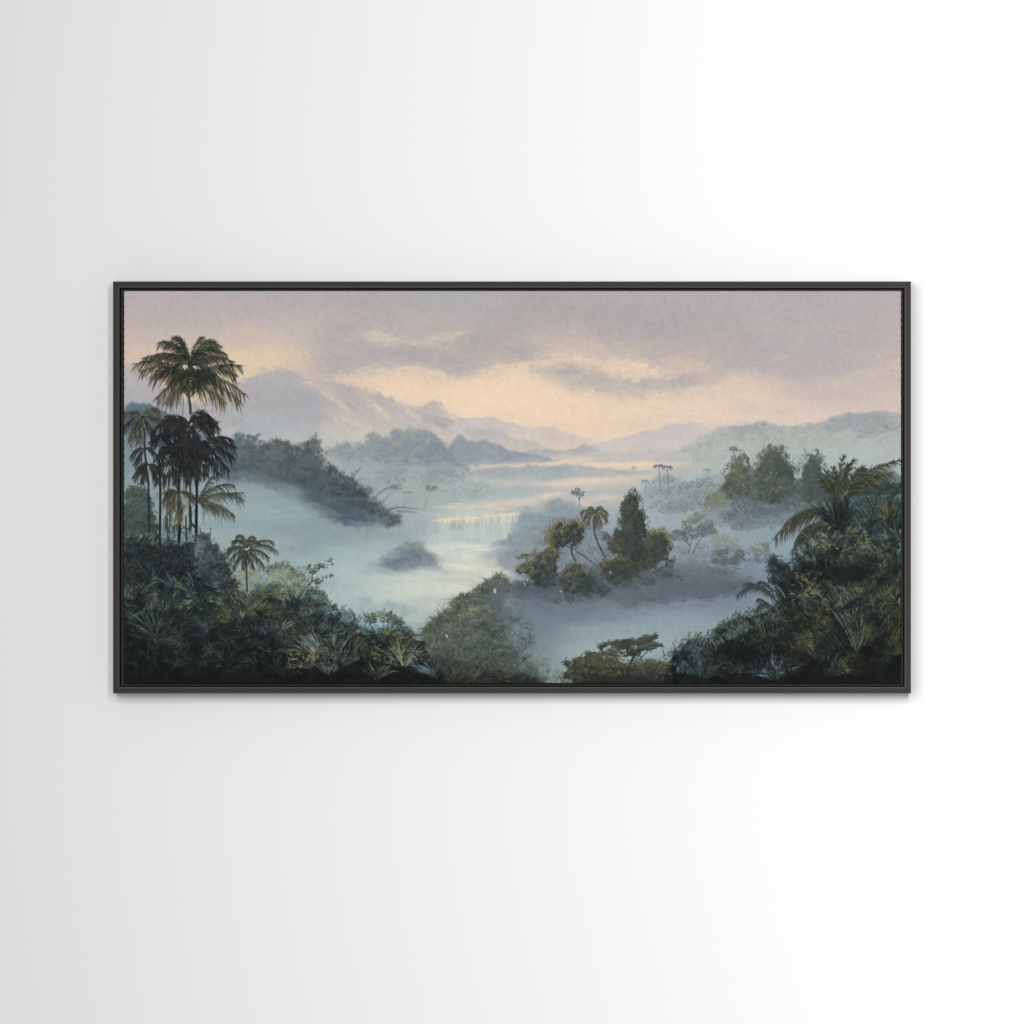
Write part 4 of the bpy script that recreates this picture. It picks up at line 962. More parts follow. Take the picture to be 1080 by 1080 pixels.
# dark floor running under the middle bushes
shape([(425,686),(452,694),(486,700),(520,704),(548,710),(566,716),(572,724),(425,724)], [(686,(52,58,54)),(704,(40,44,42)),(720,(30,33,33))], 4, 3.0, .85)
for k in range(420):
    x = rr.uniform(430, 560); y = rr.uniform(690, 720)
    B.dab(x, y, rr.normal(-.4, .8), rr.uniform(3, 8), 1.0, A(((34,38,37),(58,64,56),(84,86,66),(104,100,74))[rr.integers(4)]) + rr.normal(0, 6), .55, rr.normal(0, .3))
B.paint()
for (x, y, n_, L, a0, a1) in ((500,718,30,22,30,150),(530,716,22,18,20,150),(478,712,24,20,20,160)): spikes(x, y, n_, L, a0, a1, [(104,110,104),(78,86,80),(120,116,88)], 1.2, int(x), .65)

# ---- the tall palms on the left
rl_ = np.random.default_rng(78)


def hang(x0, x1, y0, y1, n, col, lmin=8, lmax=22, a=0.7, w=0.8, seed=0):
    q = np.random.default_rng(seed)
    for k in range(n):
        x = q.uniform(x0, x1); y = q.uniform(y0, y1); L = q.uniform(lmin, lmax)
        B.add((x, y), (x + q.normal(0, .6), y + L / 2), (x + q.normal(0, 1), y + L), w, 0.3, A(col) + q.normal(0, 6), a)
    B.paint()


def crown(cx, cy, fr, ln, n, dark, lit, litp, seed, w=1.0, droop=0.9):
    for j, (mx, my, tx, ty) in enumerate(fr):
        frond((cx, cy), (mx, my), (tx, ty), ln, n, dark, lit, w, droop, seed + j, litp=litp, spine=1.2)
    B.paint()


DKP, LTP = (34, 39, 39), (132, 125, 88)
# low bushes behind the stems
shape([(131,524),(140,514),(150,513),(156,522),(162,540),(166,564),(184,578),(131,590)], [(512,(92,106,102)),(535,(70,84,80)),(560,(54,64,60)),(588,(42,48,46))], 3, 1.0, .85)
foliage([(131,520),(138,512),(146,508),(154,512),(160,524),(166,540),(168,570),(131,580)], 900, [(44,55,55),(58,71,68),(76,89,79),(104,110,84)], 3.6, 1.2, -70, 50, 110, light=(-.4,-.8), hl=.55, clump=9, a=.8)
foliage([(156,560),(170,552),(190,554),(205,562),(214,566),(222,576),(206,604),(160,604)], 500, [(40,48,48),(58,68,64),(82,86,70),(120,112,78)], 3.6, 1.2, -70, 40, 111, hl=.5, clump=9, a=.7)
# stems
for t in ([(201,436),(200.5,428),(199,419)], ):
    limb(t, 3.0, 2.6, (52,56,58))
limb([(199,420),(199,408),(199.5,396)], 2.6, 1.8, (60,62,60)); limb([(199.5,420),(193,412),(184,404)], 1.4, 1.0, (58,58,56)); limb([(200,419),(208,412),(220,404)], 1.5, 1.0, (58,58,56))
limb([(192.5,438),(193,424),(193,414)], 0.9, 0.6, (96,98,98))
for t, w0, c in (([(152,452),(153,480),(156.5,510),(157.5,560),(158,600)], 2.0, (40,44,46)), ([(168,486),(169,520),(168.5,570),(168,620)], 2.4, (36,38,38)), ([(188,486),(188.5,520),(189,560),(188,610)], 2.8, (28,31,32)),
                 ([(201,490),(200,530),(200.5,550),(205,556)], 1.8, (40,42,42)), ([(207,484),(207.5,520),(207,560),(208,600),(209,650)], 2.8, (28,31,32)), ([(178,500),(179,540),(178,580)], 1.3, (50,54,54)), ([(196,545),(197,580)], 1.6, (34,37,37)), ([(176,530),(177,590)], 1.0, (46,48,46))):
    limb(t, w0, w0 * 1.1, c)
B.paint()
# highest crown: far fronds first
hang(186,246,414,426, 34, (150,132,104), 6, 20, .5, .9, 1)
crown(199, 404, [(184,398,166,420),(189,404,176,424),(226,396,252,424),(230,390,257,416),(214,402,236,424)], 13, 26, (44,46,42), (134,124,90), .38, 120, 1.1, 1.0)
crown(199, 402, [(176,374,144,384),(180,378,150,392),(182,384,160,398),(192,380,178,404),(225,382,252,386),(228,378,248,396),(216,384,232,404),(205,386,214,408),(196,384,196,408)], 13, 28, DKP, LTP, .32, 130, 1.1, .8)
crown(201, 388, [(190,356,168,362),(186,368,160,378),(195,352,183,357),(212,350,232,366),(216,360,238,374),(220,368,245,382),(196,366,178,378),(206,362,222,380),(210,356,226,360),(182,366,152,378)], 10, 26, DKP, (114,112,82), .36, 140, 1.0, .7)
crown(199, 398, [(188,384,170,394),(210,384,226,396),(198,386,190,402),(204,388,210,402)], 9, 22, (32,35,34), (84,80,56), .2, 150, 1.0, .8)
crown(200, 384, [(186,372,166,374),(192,364,176,364),(210,362,226,368),(214,372,236,378),(196,366,190,358),(204,364,212,356),(192,378,180,390),(208,378,222,390)], 10, 22, DKP, (108,106,78), .3, 155, 1.0, .8)
crown(200, 398, [(192,392,184,398),(208,392,218,398),(196,396,194,410),(203,396,206,410)], 9, 22, (34,38,37), (84,82,60), .2, 158, 1.0, .9)
foliage(oval(199,392,13,7), 120, [(34,38,36),(52,56,46),(84,84,60)], 5, 1.1, 60, 40, 156, a=.85)
foliage(oval(202,450,12,7), 90, [(28,31,33),(44,46,42)], 5, 1.1, 60, 40, 157, a=.85)
# left crown
crown(150, 440, [(142,430,131,436),(142,436,131,450),(144,444,136,466),(156,428,166,432),(160,436,174,446),(156,444,164,462),(148,448,146,468)], 9, 20, (38,42,44), (118,110,78), .3, 160, .9, .9)
hang(133,170,452,462, 22, (58,64,66), 6, 16, .7, .9, 2)
# dark heart of the group
crown(199, 446, [(186,434,172,446),(176,440,160,456),(214,432,230,452),(212,440,222,458),(208,428,220,440),(190,450,172,466),(180,446,164,466)], 11, 26, (29,32,35), (76,76,66), .14, 170, 1.1, .8)
crown(196, 462, [(178,452,160,466),(180,464,166,484),(190,462,184,488),(210,462,220,486),(204,470,206,492),(200,452,186,462),(184,456,170,476),(192,470,180,480)], 13, 28, (26,30,33), (64,66,62), .12, 180, 1.2, .9)
crown(205, 472, [(222,458,247,472),(222,462,246,484),(220,468,240,496),(216,474,230,500),(226,456,244,464),(212,476,218,502),(205,478,205,498)], 11, 28, (27,31,34), (78,76,66), .14, 190, 1.1, .9)
crown(190, 486, [(178,482,162,500),(184,488,172,510),(200,482,212,498),(186,492,184,510),(204,488,210,506),(196,494,198,510)], 9, 22, (29,33,35), (82,78,62), .16, 200, 1.0, .9)
crown(152, 474, [(146,470,138,482),(158,470,168,484),(148,478,142,490)], 7, 16, (40,44,46), (80,80,70), .2, 210, .9, .9)
crown(156, 490, [(148,488,141,504),(164,488,174,502),(150,494,150,510),(162,494,166,510),(154,486,146,496)], 7, 18, (34,37,38), (76,72,58), .2, 220, 1.0, .9)
hang(163,214,490,506, 40, (40,42,42), 6, 20, .75, 1.0, 3)
hang(160,205,506,526, 34, (92,88,72), 6, 20, .5, .9, 4)
crown(202, 452, [(194,446,184,452),(210,446,222,450),(198,456,194,470),(206,456,210,470),(190,440,176,440),(214,440,228,446)], 12, 26, (30,33,35), (74,72,60), .2, 225, 1.1, .8)
crown(192, 472, [(186,468,174,476),(198,468,208,476),(190,476,188,492),(196,476,198,490)], 11, 24, (28,31,33), (66,64,54), .2, 228, 1.1, .8)
for (x, y) in ((181,463),(216,461),(175,482),(218,488),(183,494),(206,437),(186,438),(222,468),(170,468)):
    for k in range(5): B.dab(x + rl_.normal(0, 2), y + rl_.normal(0, 2), rl_.normal(.6, .5), 3.5, 1.2, A((122,138,146)) + rl_.normal(0, 8), .6)
B.paint()
# lit fronds lower on the stems
crown(208, 530, [(224,508,246,512),(236,512,256,528),(224,520,254,520),(228,528,246,544),(216,514,224,502),(214,530,234,536)], 9, 24, (52,57,54), (114,112,86), .35, 230, 1.1, .9)
crown(188, 520, [(180,516,172,530),(182,522,178,542),(196,516,206,526),(190,524,190,548),(182,514,174,520)], 9, 20, (46,48,43), (100,98,78), .3, 240, 1.0, 1.0)
hang(174,204,522,546, 46, (116,108,84), 8, 22, .5, .9, 5)
hang(172,206,530,556, 34, (34,36,36), 6, 20, .75, 1.1, 6)
hang(214,246,530,544, 20, (88,92,82), 6, 16, .5, .8, 7)
for k in range(26):
    B.add((207.5 + r.normal(0, .9), r.uniform(488, 640)),) if False else B.dab(207.5 + r.normal(0, 1.1), r.uniform(488, 640), 1.57, 5, .8, A((78,80,78)) + r.normal(0, 10), .4)
for (x, y) in ((222,558),(220,564),(213,562),(212,566),(222,562),(211,558)): B.dab(x, y, 1.4, 4, 1.3, (62,70,72), .8)
B.paint()

# ---- the dark jungle in the left corner
shape([(131,566),(150,568),(170,578),(190,574),(204,568),(214,566),(224,574),(234,586),(243,600),(252,612),(262,622),(280,618),(300,608),(316,616),(330,622),(346,634),(352,640),(364,644),(374,652),(384,662),(398,668),(420,664),(436,668),(446,676),(456,700),(470,722),(131,722)],
      [(556,(52,60,60)),(600,(44,50,50)),(630,(42,48,47)),(660,(36,40,39)),(690,(30,33,33)),(718,(26,28,30))], 4.0, 0.8, 0.93, grain=3)
foliage([(131,560),(150,556),(168,568),(200,568),(204,604),(131,616)], 1000, [(26,31,32),(36,42,40),(54,58,48),(96,92,62)], 4.2, 1.1, -80, 40, 250, hl=.4, clump=10, a=.7)
foliage([(206,570),(214,558),(224,570),(236,586),(246,604),(250,620),(206,628)], 900, [(36,43,45),(50,59,60),(72,80,77),(100,104,94)], 5.4, 1.1, -35, 40, 251, hl=.5, clump=10, a=.7)
# yellow-green bush behind the small palm
foliage([(240,606),(252,598),(266,602),(278,598),(288,592),(300,592),(312,602),(322,614),(318,628),(290,634),(256,628)], 1200, [(70,80,76),(100,106,88),(136,136,102),(162,158,118)], 3.6, 1.2, -30, 45, 252, light=(-.2,-.95), hl=.6, clump=10, a=.7)
foliage([(260,626),(290,618),(318,620),(340,630),(340,646),(270,646)], 800, [(44,50,46),(66,72,60),(96,98,72),(124,118,80)], 4.2, 1.2, -10, 35, 253, hl=.55, clump=9, a=.7)
foliage([(318,628),(332,618),(344,628),(350,644),(330,652),(316,648)], 360, [(50,62,62),(70,86,82),(96,108,92)], 4, 1.2, -25, 40, 254, hl=.5, clump=9, a=.7)
foliage([(336,660),(346,644),(362,642),(374,652),(378,668),(350,676)], 420, [(40,48,50),(60,72,74),(88,98,92),(112,114,92)], 4, 1.2, -50, 45, 255, hl=.5, clump=9, a=.75)
foliage([(376,668),(384,652),(392,644),(400,648),(410,646),(422,652),(432,664),(436,670),(424,682),(392,682)], 620, [(36,46,48),(52,66,66),(76,90,84),(106,112,92)], 4.2, 1.2, -55, 45, 256, hl=.55, clump=10, a=.75)
foliage([(366,672),(400,668),(440,668),(446,676),(420,690),(376,690)], 380, [(44,46,38),(72,72,50),(104,96,60)], 4.4, 1.2, 0, 30, 257, hl=.5, clump=8, a=.7)
B.dab(439,672,0,8,3,(150,172,176),.8); B.dab(441,674,.3,8,3,(146,168,172),.7); B.paint()
# small crooked tree
limb([(318,630),(323,622),(328,614),(330,602),(332,596)], 1.8, 0.9, (96,98,86)); limb([(330,606),(337,600),(340,594)], 1.0, .6, (84,86,76)); limb([(329,602),(325,596)], .8, .5, (84,86,76)); B.paint()
for (x, y, rx, ry, n_) in ((347,592,6,2.5,44),(339,597,6,3,44),(325,596,5,2,26),(329,602,6,3.5,50),(345,608,7,2.6,44),(333,613,8,3.5,64),(322,600,3,1.5,14)):
    foliage(oval(x, y, rx, ry), n_, [(60,66,60),(86,90,74),(124,122,88)], 3.0, 1.1, -15, 35, int(x + y), hl=.5, a=.9)
# the small palm
limb([(260.5,624),(260,606),(259.5,584)], 2.0, 1.6, (52,56,56)); B.paint()
crown(260, 582, [(250,578,238,598),(246,572,236,588),(272,576,283,588),(278,568,292,582),(270,584,278,598),(252,584,246,600),(262,586,268,600),(256,584,256,600)], 6, 18, (44,50,47), (98,98,74), .32, 260, .95, 1.0)
crown(260, 578, [(254,566,245,572),(264,564,274,574),(258,562,250,566),(262,562,268,568),(276,566,288,572),(248,574,240,580)], 6, 16, (46,52,47), (104,102,76), .36, 270, .95, .8)

foliage(oval(260,576,8,4), 50, [(46,50,46),(80,80,62),(112,108,78)], 4, 1.0, 60, 40, 275, a=.8)
# low plants of the floor: leaf litter of strokes, then the rosettes
rl = np.random.default_rng(77)
floor = [(131,600),(200,604),(250,622),(330,640),(372,664),(440,676),(466,722),(131,722)]
def litter(poly, n, pal, seed, a=.6, ln=5, wd=1.1, ang=-10, jit=60):
    q = np.random.default_rng(seed); pal = A(pal, float); p = A(poly, float)
    k = 0
    while k < n:
        x = q.uniform(p[:, 0].min(), p[:, 0].max()); y = q.uniform(p[:, 1].min(), p[:, 1].max())
        if not inside(poly, A([x]), A([y]))[0]: continue
        k += 1
        g = at(GRB, x, y)
        v = np.clip(0.35 + 0.5 * g + q.normal(0, .25), 0, .99) * (len(pal) - 1)
        i = int(v); c = pal[i] + (pal[min(i + 1, len(pal) - 1)] - pal[i]) * (v - i)
        dim = 1 - 0.55 * np.clip((y - 640) / 80, 0, 1)
        c = 26 + (c - 26) * dim
        B.dab(x, y, math.radians(ang + 70 * at(NX, x, y) + q.normal(0, jit * .5)), ln * q.uniform(.5, 1.5), wd * q.uniform(.7, 1.3), c + q.normal(0, 4, 3), a, q.normal(0, .25))
    B.paint()
litter(floor, 4200, [(24,26,27),(34,38,38),(48,52,48),(64,69,62),(88,88,72)], 300, .6)
litter([(215,600),(250,612),(300,634),(300,664),(230,660)], 420, [(40,40,40),(58,55,50),(86,78,64),(78,62,54)], 301, .4, 6, 1.0, 5, 25)
litter([(290,640),(330,640),(332,680),(290,690)], 320, [(50,52,46),(78,76,56),(108,98,64)], 302, .5, 5)
GB = [(96,104,108),(78,88,92),(116,120,118),(60,70,70)]
GO = [(104,108,76),(84,92,70),(64,74,62),(128,126,90)]
for (x, y, n_, L, a0, a1, cs, sd, w_, a_) in (
    (164,672,60,44,20,160,[(84,92,98),(64,74,78),(100,106,104),(80,88,66),(50,58,60)],1,1.5,.75),(170,676,30,30,-30,60,[(84,92,62),(60,68,52),(100,100,66)],2,1.3,.6),
    (150,622,34,26,30,150,[(70,80,86),(54,62,66),(88,92,70)],3,1.2,.6),(160,616,26,28,60,140,[(82,90,96),(62,70,74)],4,1.1,.6),(140,628,22,22,20,120,[(90,88,54),(66,70,52)],5,1.2,.6),
    (215,664,40,30,15,165,[(70,82,84),(86,98,80),(58,68,66),(96,110,84)],6,1.4,.65),(206,640,26,22,20,150,[(76,96,80),(58,72,64),(90,104,84)],7,1.5,.6),
    (254,654,44,38,45,150,[(126,126,76),(104,106,66),(84,90,62),(148,144,90)],8,1.7,.8),(246,656,24,34,120,175,[(100,104,66),(80,86,60)],9,1.4,.7),(262,650,22,36,5,50,[(120,112,66),(96,92,58)],10,1.3,.65),
    (294,668,24,20,20,160,[(106,114,114),(84,96,92),(128,134,128),(74,98,78)],11,1.4,.7),(300,666,8,18,30,90,[(130,136,138),(120,126,128)],12,1.6,.7),
    (180,706,34,30,10,80,[(78,84,54),(60,66,48),(92,92,60)],13,1.2,.55),(240,698,50,34,0,70,[(66,68,48),(84,84,58),(50,54,44)],14,1.2,.5),
    (348,712,90,58,35,150,[(112,114,98),(88,92,82),(136,136,114),(66,72,68),(100,104,80)],15,1.7,.8),(344,704,20,46,85,140,[(128,128,108),(100,104,92),(82,90,84)],16,1.5,.75),(356,706,40,50,25,70,[(116,112,84),(90,92,74),(70,76,70)],17,1.5,.75),
    (332,708,10,34,130,175,[(100,108,112),(84,92,98)],18,1.5,.7),(336,684,7,22,115,160,[(130,140,130),(108,118,110),(136,142,146)],19,1.5,.7),
    (398,718,34,24,30,150,[(112,108,72),(84,86,62),(140,136,96)],20,1.4,.75),(425,704,60,34,15,165,[(112,112,84),(88,92,76),(140,138,104),(66,72,66)],21,1.4,.75),(420,698,22,32,60,110,[(130,126,88),(104,104,78)],22,1.4,.7),
    (458,716,46,34,40,150,[(90,98,100),(70,78,78),(110,114,108)],23,1.4,.65),(460,712,18,34,130,165,[(110,120,126),(90,98,100)],24,1.6,.7),(300,716,34,30,20,160,[(70,78,84),(52,60,62),(84,90,90)],25,1.2,.5),
    (384,700,22,30,20,80,[(84,84,62),(64,68,56)],26,1.3,.55),(200,716,30,30,20,160,[(44,50,52),(54,60,58)],27,1.2,.5)):
    spikes(x, y, n_, L, a0, a1, cs, w_, 400 + sd, a_)
tufts([(131,606),(200,610),(250,628),(330,646),(372,668),(440,680),(462,718),(131,718)], 150, [(84,96,98),(92,96,74),(70,84,80),(104,106,82),(64,76,80),(80,90,84)], 8, 20, 1, .8)
tufts([(131,606),(200,610),(250,628),(330,646),(372,668),(440,680),(462,714),(131,714)], 90, [(62,78,76),(78,92,86),(50,64,66),(92,100,80)], 10, 24, 3, .65, (620, 740), 1.4)
fringe([(131,568),(150,564),(170,574),(206,568),(216,564),(226,574),(236,588),(246,604)], 200, [(40,47,47),(62,70,68),(90,94,84)], 5, 1.1, -60, 50, 2.5, 1, .8)
fringe([(280,606),(300,594),(316,604),(330,622),(346,634),(352,643),(366,645),(378,656),(390,650),(404,648),(418,652),(432,666)], 300, [(70,82,78),(96,104,88),(124,124,98),(52,62,62)], 5, 1.1, -50, 45, 2.5, 2, .8)
fringe([(372,668),(400,664),(430,672),(438,670)], 110, [(72,74,56),(108,102,70),(50,56,52)], 5, 1.1, -10, 30, 2.2, 3, .75)
for k in range(44):
    B.dab(rl.uniform(302,336), 696 + rl.normal(0, 6), rl.normal(.2, .6), 3.4, 1.6, A((112,98,54)) + rl.normal(0, 14), .7)
for k in range(24): B.dab(rl.uniform(262,330), 684 + rl.normal(0, 5), .15, 5, 1.2, A((98,88,54)) + rl.normal(0, 12), .55)
for k in range(20): B.dab(rl.uniform(196,232), 634 + rl.normal(0, 7), rl.normal(0, .6), 4, 2.2, A((92,110,92)) + rl.normal(0, 10), .5)
for k in range(50): B.dab(rl.uniform(390,440), 688 + rl.normal(0, 5), rl.normal(0, .7), 4, 1.3, A((120,114,76)) + rl.normal(0, 14), .5)
B.paint()
m = np.clip((YY - 684) / 36, 0, 1) * np.clip((420 - XX) / 160, 0, 1)
lay(np.clip(m * (0.9 + .5 * GRB), 0, 1) * .36, (30, 32, 34))
m = np.clip((YY - 706) / 14, 0, 1) * np.clip((500 - XX) / 60, 0, 1)
lay(m * .6, (30, 32, 34))

# ---- the dark jungle on the right
glow(925, 512, 40, 16, (132,147,150), .5)
shape([(905,520),(915,500),(925,494),(936,493),(944,498),(951,503),(951,540),(900,540)], [(493,(126,138,134)),(510,(92,106,106)),(530,(66,78,78))], 2, .8, .85)
foliage([(900,530),(918,508),(936,508),(951,512),(951,540),(905,545)], 460, [(40,52,53),(54,68,68),(76,88,84),(102,108,96)], 3.6, 1.2, -60, 45, 500, hl=.5, clump=8, a=.75)
right = [(868,545),(876,530),(882,518),(892,512),(905,516),(915,530),(930,528),(940,534),(951,530),(951,722),(700,722),(704,700),(712,688),(722,678),(734,674),(744,676),(752,668),(760,660),(772,654),(786,650),(802,646),(814,642),(822,632),(818,622),(813,612),(812,596),(816,586),(824,594),(834,600),(838,588),(846,584),(850,576),(858,572),(862,560)]
shape(right, [(512,(58,68,68)),(545,(46,53,52)),(580,(40,46,44)),(620,(38,42,40)),(650,(36,40,38)),(690,(31,34,33)),(718,(28,30,30))], 2.8, 0.7, 0.95, grain=3)
foliage([(812,614),(812,594),(817,586),(824,594),(836,602),(852,590),(870,580),(872,612),(840,628),(820,622)], 900, [(28,34,35),(40,48,48),(54,64,62),(78,84,74)], 3.8, 1.2, -60, 50, 501, hl=.45, clump=9, a=.75)
foliage([(862,570),(874,548),(890,540),(905,560),(905,610),(868,610)], 800, [(26,30,30),(36,42,41),(52,60,56),(80,84,66)], 4.2, 1.2, -70, 45, 502, hl=.4, clump=9, a=.75)
foliage([(745,680),(756,664),(772,654),(800,646),(820,640),(840,640),(850,660),(800,680),(760,690)], 1100, [(40,48,46),(60,70,64),(86,94,78),(112,112,78)], 3.8, 1.2, -65, 45, 503, hl=.55, clump=10, a=.7)
foliage([(700,712),(708,690),(720,680),(734,672),(748,676),(760,684),(750,712)], 720, [(34,42,44),(50,62,62),(70,84,80),(96,104,92)], 3.8, 1.2, -65, 50, 504, hl=.55, clump=9, a=.75)
foliage([(820,640),(850,610),(880,606),(870,650),(840,660)], 620, [(34,39,37),(50,54,46),(80,81,58),(112,106,68)], 3.8, 1.3, -30, 50, 505, hl=.5, clump=8, a=.7)
glow(762, 652, 14, 5, (132,150,154), .35)
litter([(850,560),(951,540),(951,722),(720,722),(760,680),(840,640)], 5200, [(24,27,27),(32,36,36),(46,52,49),(64,69,58),(90,90,70)], 510, .65, 6, 1.1, -55, 50)
foliage([(894,530),(908,514),(922,508),(951,510),(951,566),(900,566)], 1300, [(32,40,40),(45,56,55),(64,76,69),(98,100,78)], 4.4, 1.1, -70, 45, 506, hl=.5, clump=9, a=.8)
# the tall palm: dark stem, then its fronds
limb([(884,600),(886,560),(890,530),(893,512)], 14, 8, (40,46,44)); B.paint()
crown(893, 528, [(900,498,948,486),(906,500,938,500),(898,506,922,510),(896,500,910,494)], 12, 30, (44,50,46), (108,104,70), .3, 520, 1.4, .5)
crown(890, 532, [(882,506,889,482),(880,512,880,494),(884,508,900,486),(874,520,872,498),(888,506,894,490),(878,516,868,508)], 8, 22, (46,54,52), (92,92,66), .25, 530, 1.3, .2)
crown(884, 548, [(852,520,818,567),(850,528,828,560)], 13, 36, (44,50,48), (104,100,66), .25, 540, 1.1, 1.1)
crown(882, 556, [(858,540,836,582),(852,544,840,572),(862,546,850,570)], 12, 30, (42,49,47), (98,94,64), .22, 550, 1.1, 1.1)
crown(892, 540, [(915,518,932,536),(910,530,926,552),(908,520,924,524)], 9, 22, (46,58,58), (96,100,80), .25, 560, 1.1, .8)
crown(880, 575, [(868,566,856,578),(866,572,858,590),(870,562,862,562)], 9, 20, (48,56,54), (120,118,82), .3, 570, 1.2, .6)
spikes(884, 560, 60, 44, 50, 140, [(44,52,50),(54,62,58),(36,42,41),(70,76,62)], 1.8, 571, .8)
spikes(880, 522, 26, 30, 60, 130, [(46,54,50),(70,76,60),(96,96,66)], 1.7, 572, .85)
glow(856, 570, 5, 5, (140,157,163), .8, 0, 1)
# small palm at its foot
crown(818, 634, [(798,608,777,629),(806,614,786,616),(812,612,800,614)], 7, 24, (46,54,56), (84,92,86), .25, 580, 1.0, .9)
crown(822, 648, [(804,628,797,646),(808,634,800,632)], 7, 22, (40,47,48), (76,84,80), .2, 590, 1.0, .9)
limb([(822,652),(818,640),(812,628)], 1.6, 1.0, (60,68,70)); limb([(828,630),(822,620),(818,616)], 1.4, .6, (90,104,112)); B.paint()
# mustard touches and arching leaves
for (x, y, n_, sx, sy, c) in ((903,570,46,12,7,(112,108,68)),(850,612,24,7,5,(112,98,60)),(846,628,36,12,6,(106,103,66)),(858,640,30,12,5,(108,106,72)),(902,594,16,5,5,(116,94,62)),(932,574,26,5,14,(96,88,62)),(930,555,26,8,16,(88,84,62))):
    for k in range(n_): B.dab(x + rl.normal(0, sx), y + rl.normal(0, sy), rl.normal(-.3, .7), rl.uniform(2.5, 5), 1.3, A(c) + rl.normal(0, 14), .65)
B.paint()
crown(920, 600, [(905,560,886,590),(900,572,890,600),(912,568,900,596),(925,566,940,580)], 9, 24, (38,43,39), (98,95,64), .3, 600, 1.1, .8)
crown(934, 606, [(905,612,882,640),(900,622,888,634),(925,604,900,622)], 10, 30, (50,56,46), (134,130,84), .5, 610, 1.2, .7)
for (x, y, n_, L, a0, a1, cs, sd, w_, a_) in (
    (905,690,110,84,58,120,[(84,88,66),(64,70,58),(104,106,78),(50,56,50),(96,98,84)],1,1.3,.7),(912,684,60,76,40,80,[(92,90,58),(70,72,52),(54,60,48)],2,1.2,.65),(890,690,60,70,110,150,[(98,96,60),(72,76,54),(56,62,50)],3,1.3,.65),
    (900,650,40,50,70,115,[(120,120,88),(92,96,76),(104,112,110)],4,1.3,.7),(930,700,40,52,30,80,[(116,112,66),(88,88,58),(66,70,50)],5,1.6,.7),(940,690,24,40,10,50,[(126,120,70),(96,94,62)],6,1.6,.7),
    (818,718,70,36,25,160,[(98,108,116),(78,88,94),(116,126,132),(60,70,74)],7,1.2,.75),(812,716,40,40,80,150,[(88,100,106),(108,116,120),(66,76,80)],8,1.1,.7),(785,712,30,30,100,165,[(84,94,98),(104,112,112),(62,72,74)],9,1.2,.65),
    (740,716,44,40,20,150,[(66,76,76),(84,92,86),(50,58,58)],10,1.2,.6),(870,716,46,40,20,100,[(96,98,72),(76,80,64),(56,62,54)],11,1.3,.6),(880,712,26,26,10,60,[(130,124,78),(104,102,68)],12,1.6,.6),
    (860,690,50,40,100,165,[(92,92,62),(70,74,56),(110,106,66)],13,1.4,.6),(850,668,40,40,20,70,[(84,84,58),(62,66,52)],14,1.3,.55),(836,690,36,34,20,150,[(72,76,60),(54,60,54)],15,1.3,.5),(938,640,40,44,60,120,[(84,84,58),(70,74,60),(58,64,54)],16,1.2,.6),
    (936,560,40,48,70,115,[(84,82,56),(64,70,60),(102,84,60),(76,88,84)],17,1.1,.65),(920,548,26,40,60,110,[(70,76,66),(92,84,60)],18,1.1,.6)):
    spikes(x, y, n_, L, a0, a1, cs, w_, 700 + sd, a_)
tufts([(850,566),(951,545),(951,716),(720,716),(760,684),(840,646)], 190, [(92,92,64),(76,80,66),(110,108,72),(64,72,66),(88,88,66),(84,94,90)], 8, 22, 2, .75, (620, 740))
tufts([(850,566),(951,545),(951,714),(720,714),(760,684),(840,646)], 110, [(56,68,64),(74,84,70),(48,60,58),(90,93,70)], 12, 28, 4, .65, (620, 750), 1.5)
fringe([(700,694),(712,686),(722,676),(736,672),(746,675),(756,664),(772,653),(788,648),(806,644),(824,638)], 300, [(48,58,56),(70,82,76),(96,102,84),(40,47,47)], 4.5, 1.1, -70, 45, 2.5, 4, .8)
fringe([(824,634),(818,620),(813,606),(814,592),(818,588),(826,595),(836,598),(840,588),(848,582),(852,574),(862,566)], 240, [(38,45,45),(52,62,60),(72,78,66)], 5, 1.2, -120, 50, 2.4, 5, .85)
# russet flecks
for k in range(46):
    x, y = rl.uniform(840, 948), rl.uniform(530, 700)
    B.dab(x, y, rl.normal(1.2, .5), rl.uniform(3, 7), .9, A((112,82,60)) + rl.normal(0, 10), .4)
for k in range(16): B.dab(rl.uniform(740,800), rl.uniform(668,716), rl.normal(0, .8), 3, 1.0, A((110,72,54)) + rl.normal(0, 10), .5)
for k in range(14): B.dab(rl.uniform(140,290), rl.uniform(620,716), rl.normal(.3, .5), 5, 1.0, A((90,60,54)) + rl.normal(0, 10), .4)
B.paint()
m = np.exp(-((XX - 895) / 24) ** 2 - ((YY - 606) / 13) ** 2) + np.exp(-((XX - 786) / 16) ** 2 - ((YY - 690) / 12) ** 2) + .8 * np.exp(-((XX - 930) / 24) ** 2 - ((YY - 708) / 12) ** 2) + .6 * np.exp(-((XX - 860) / 40) ** 2 - ((YY - 720) / 10) ** 2)
lay(np.clip(m * (.8 + .4 * GRB), 0, .8), (32, 35, 34))

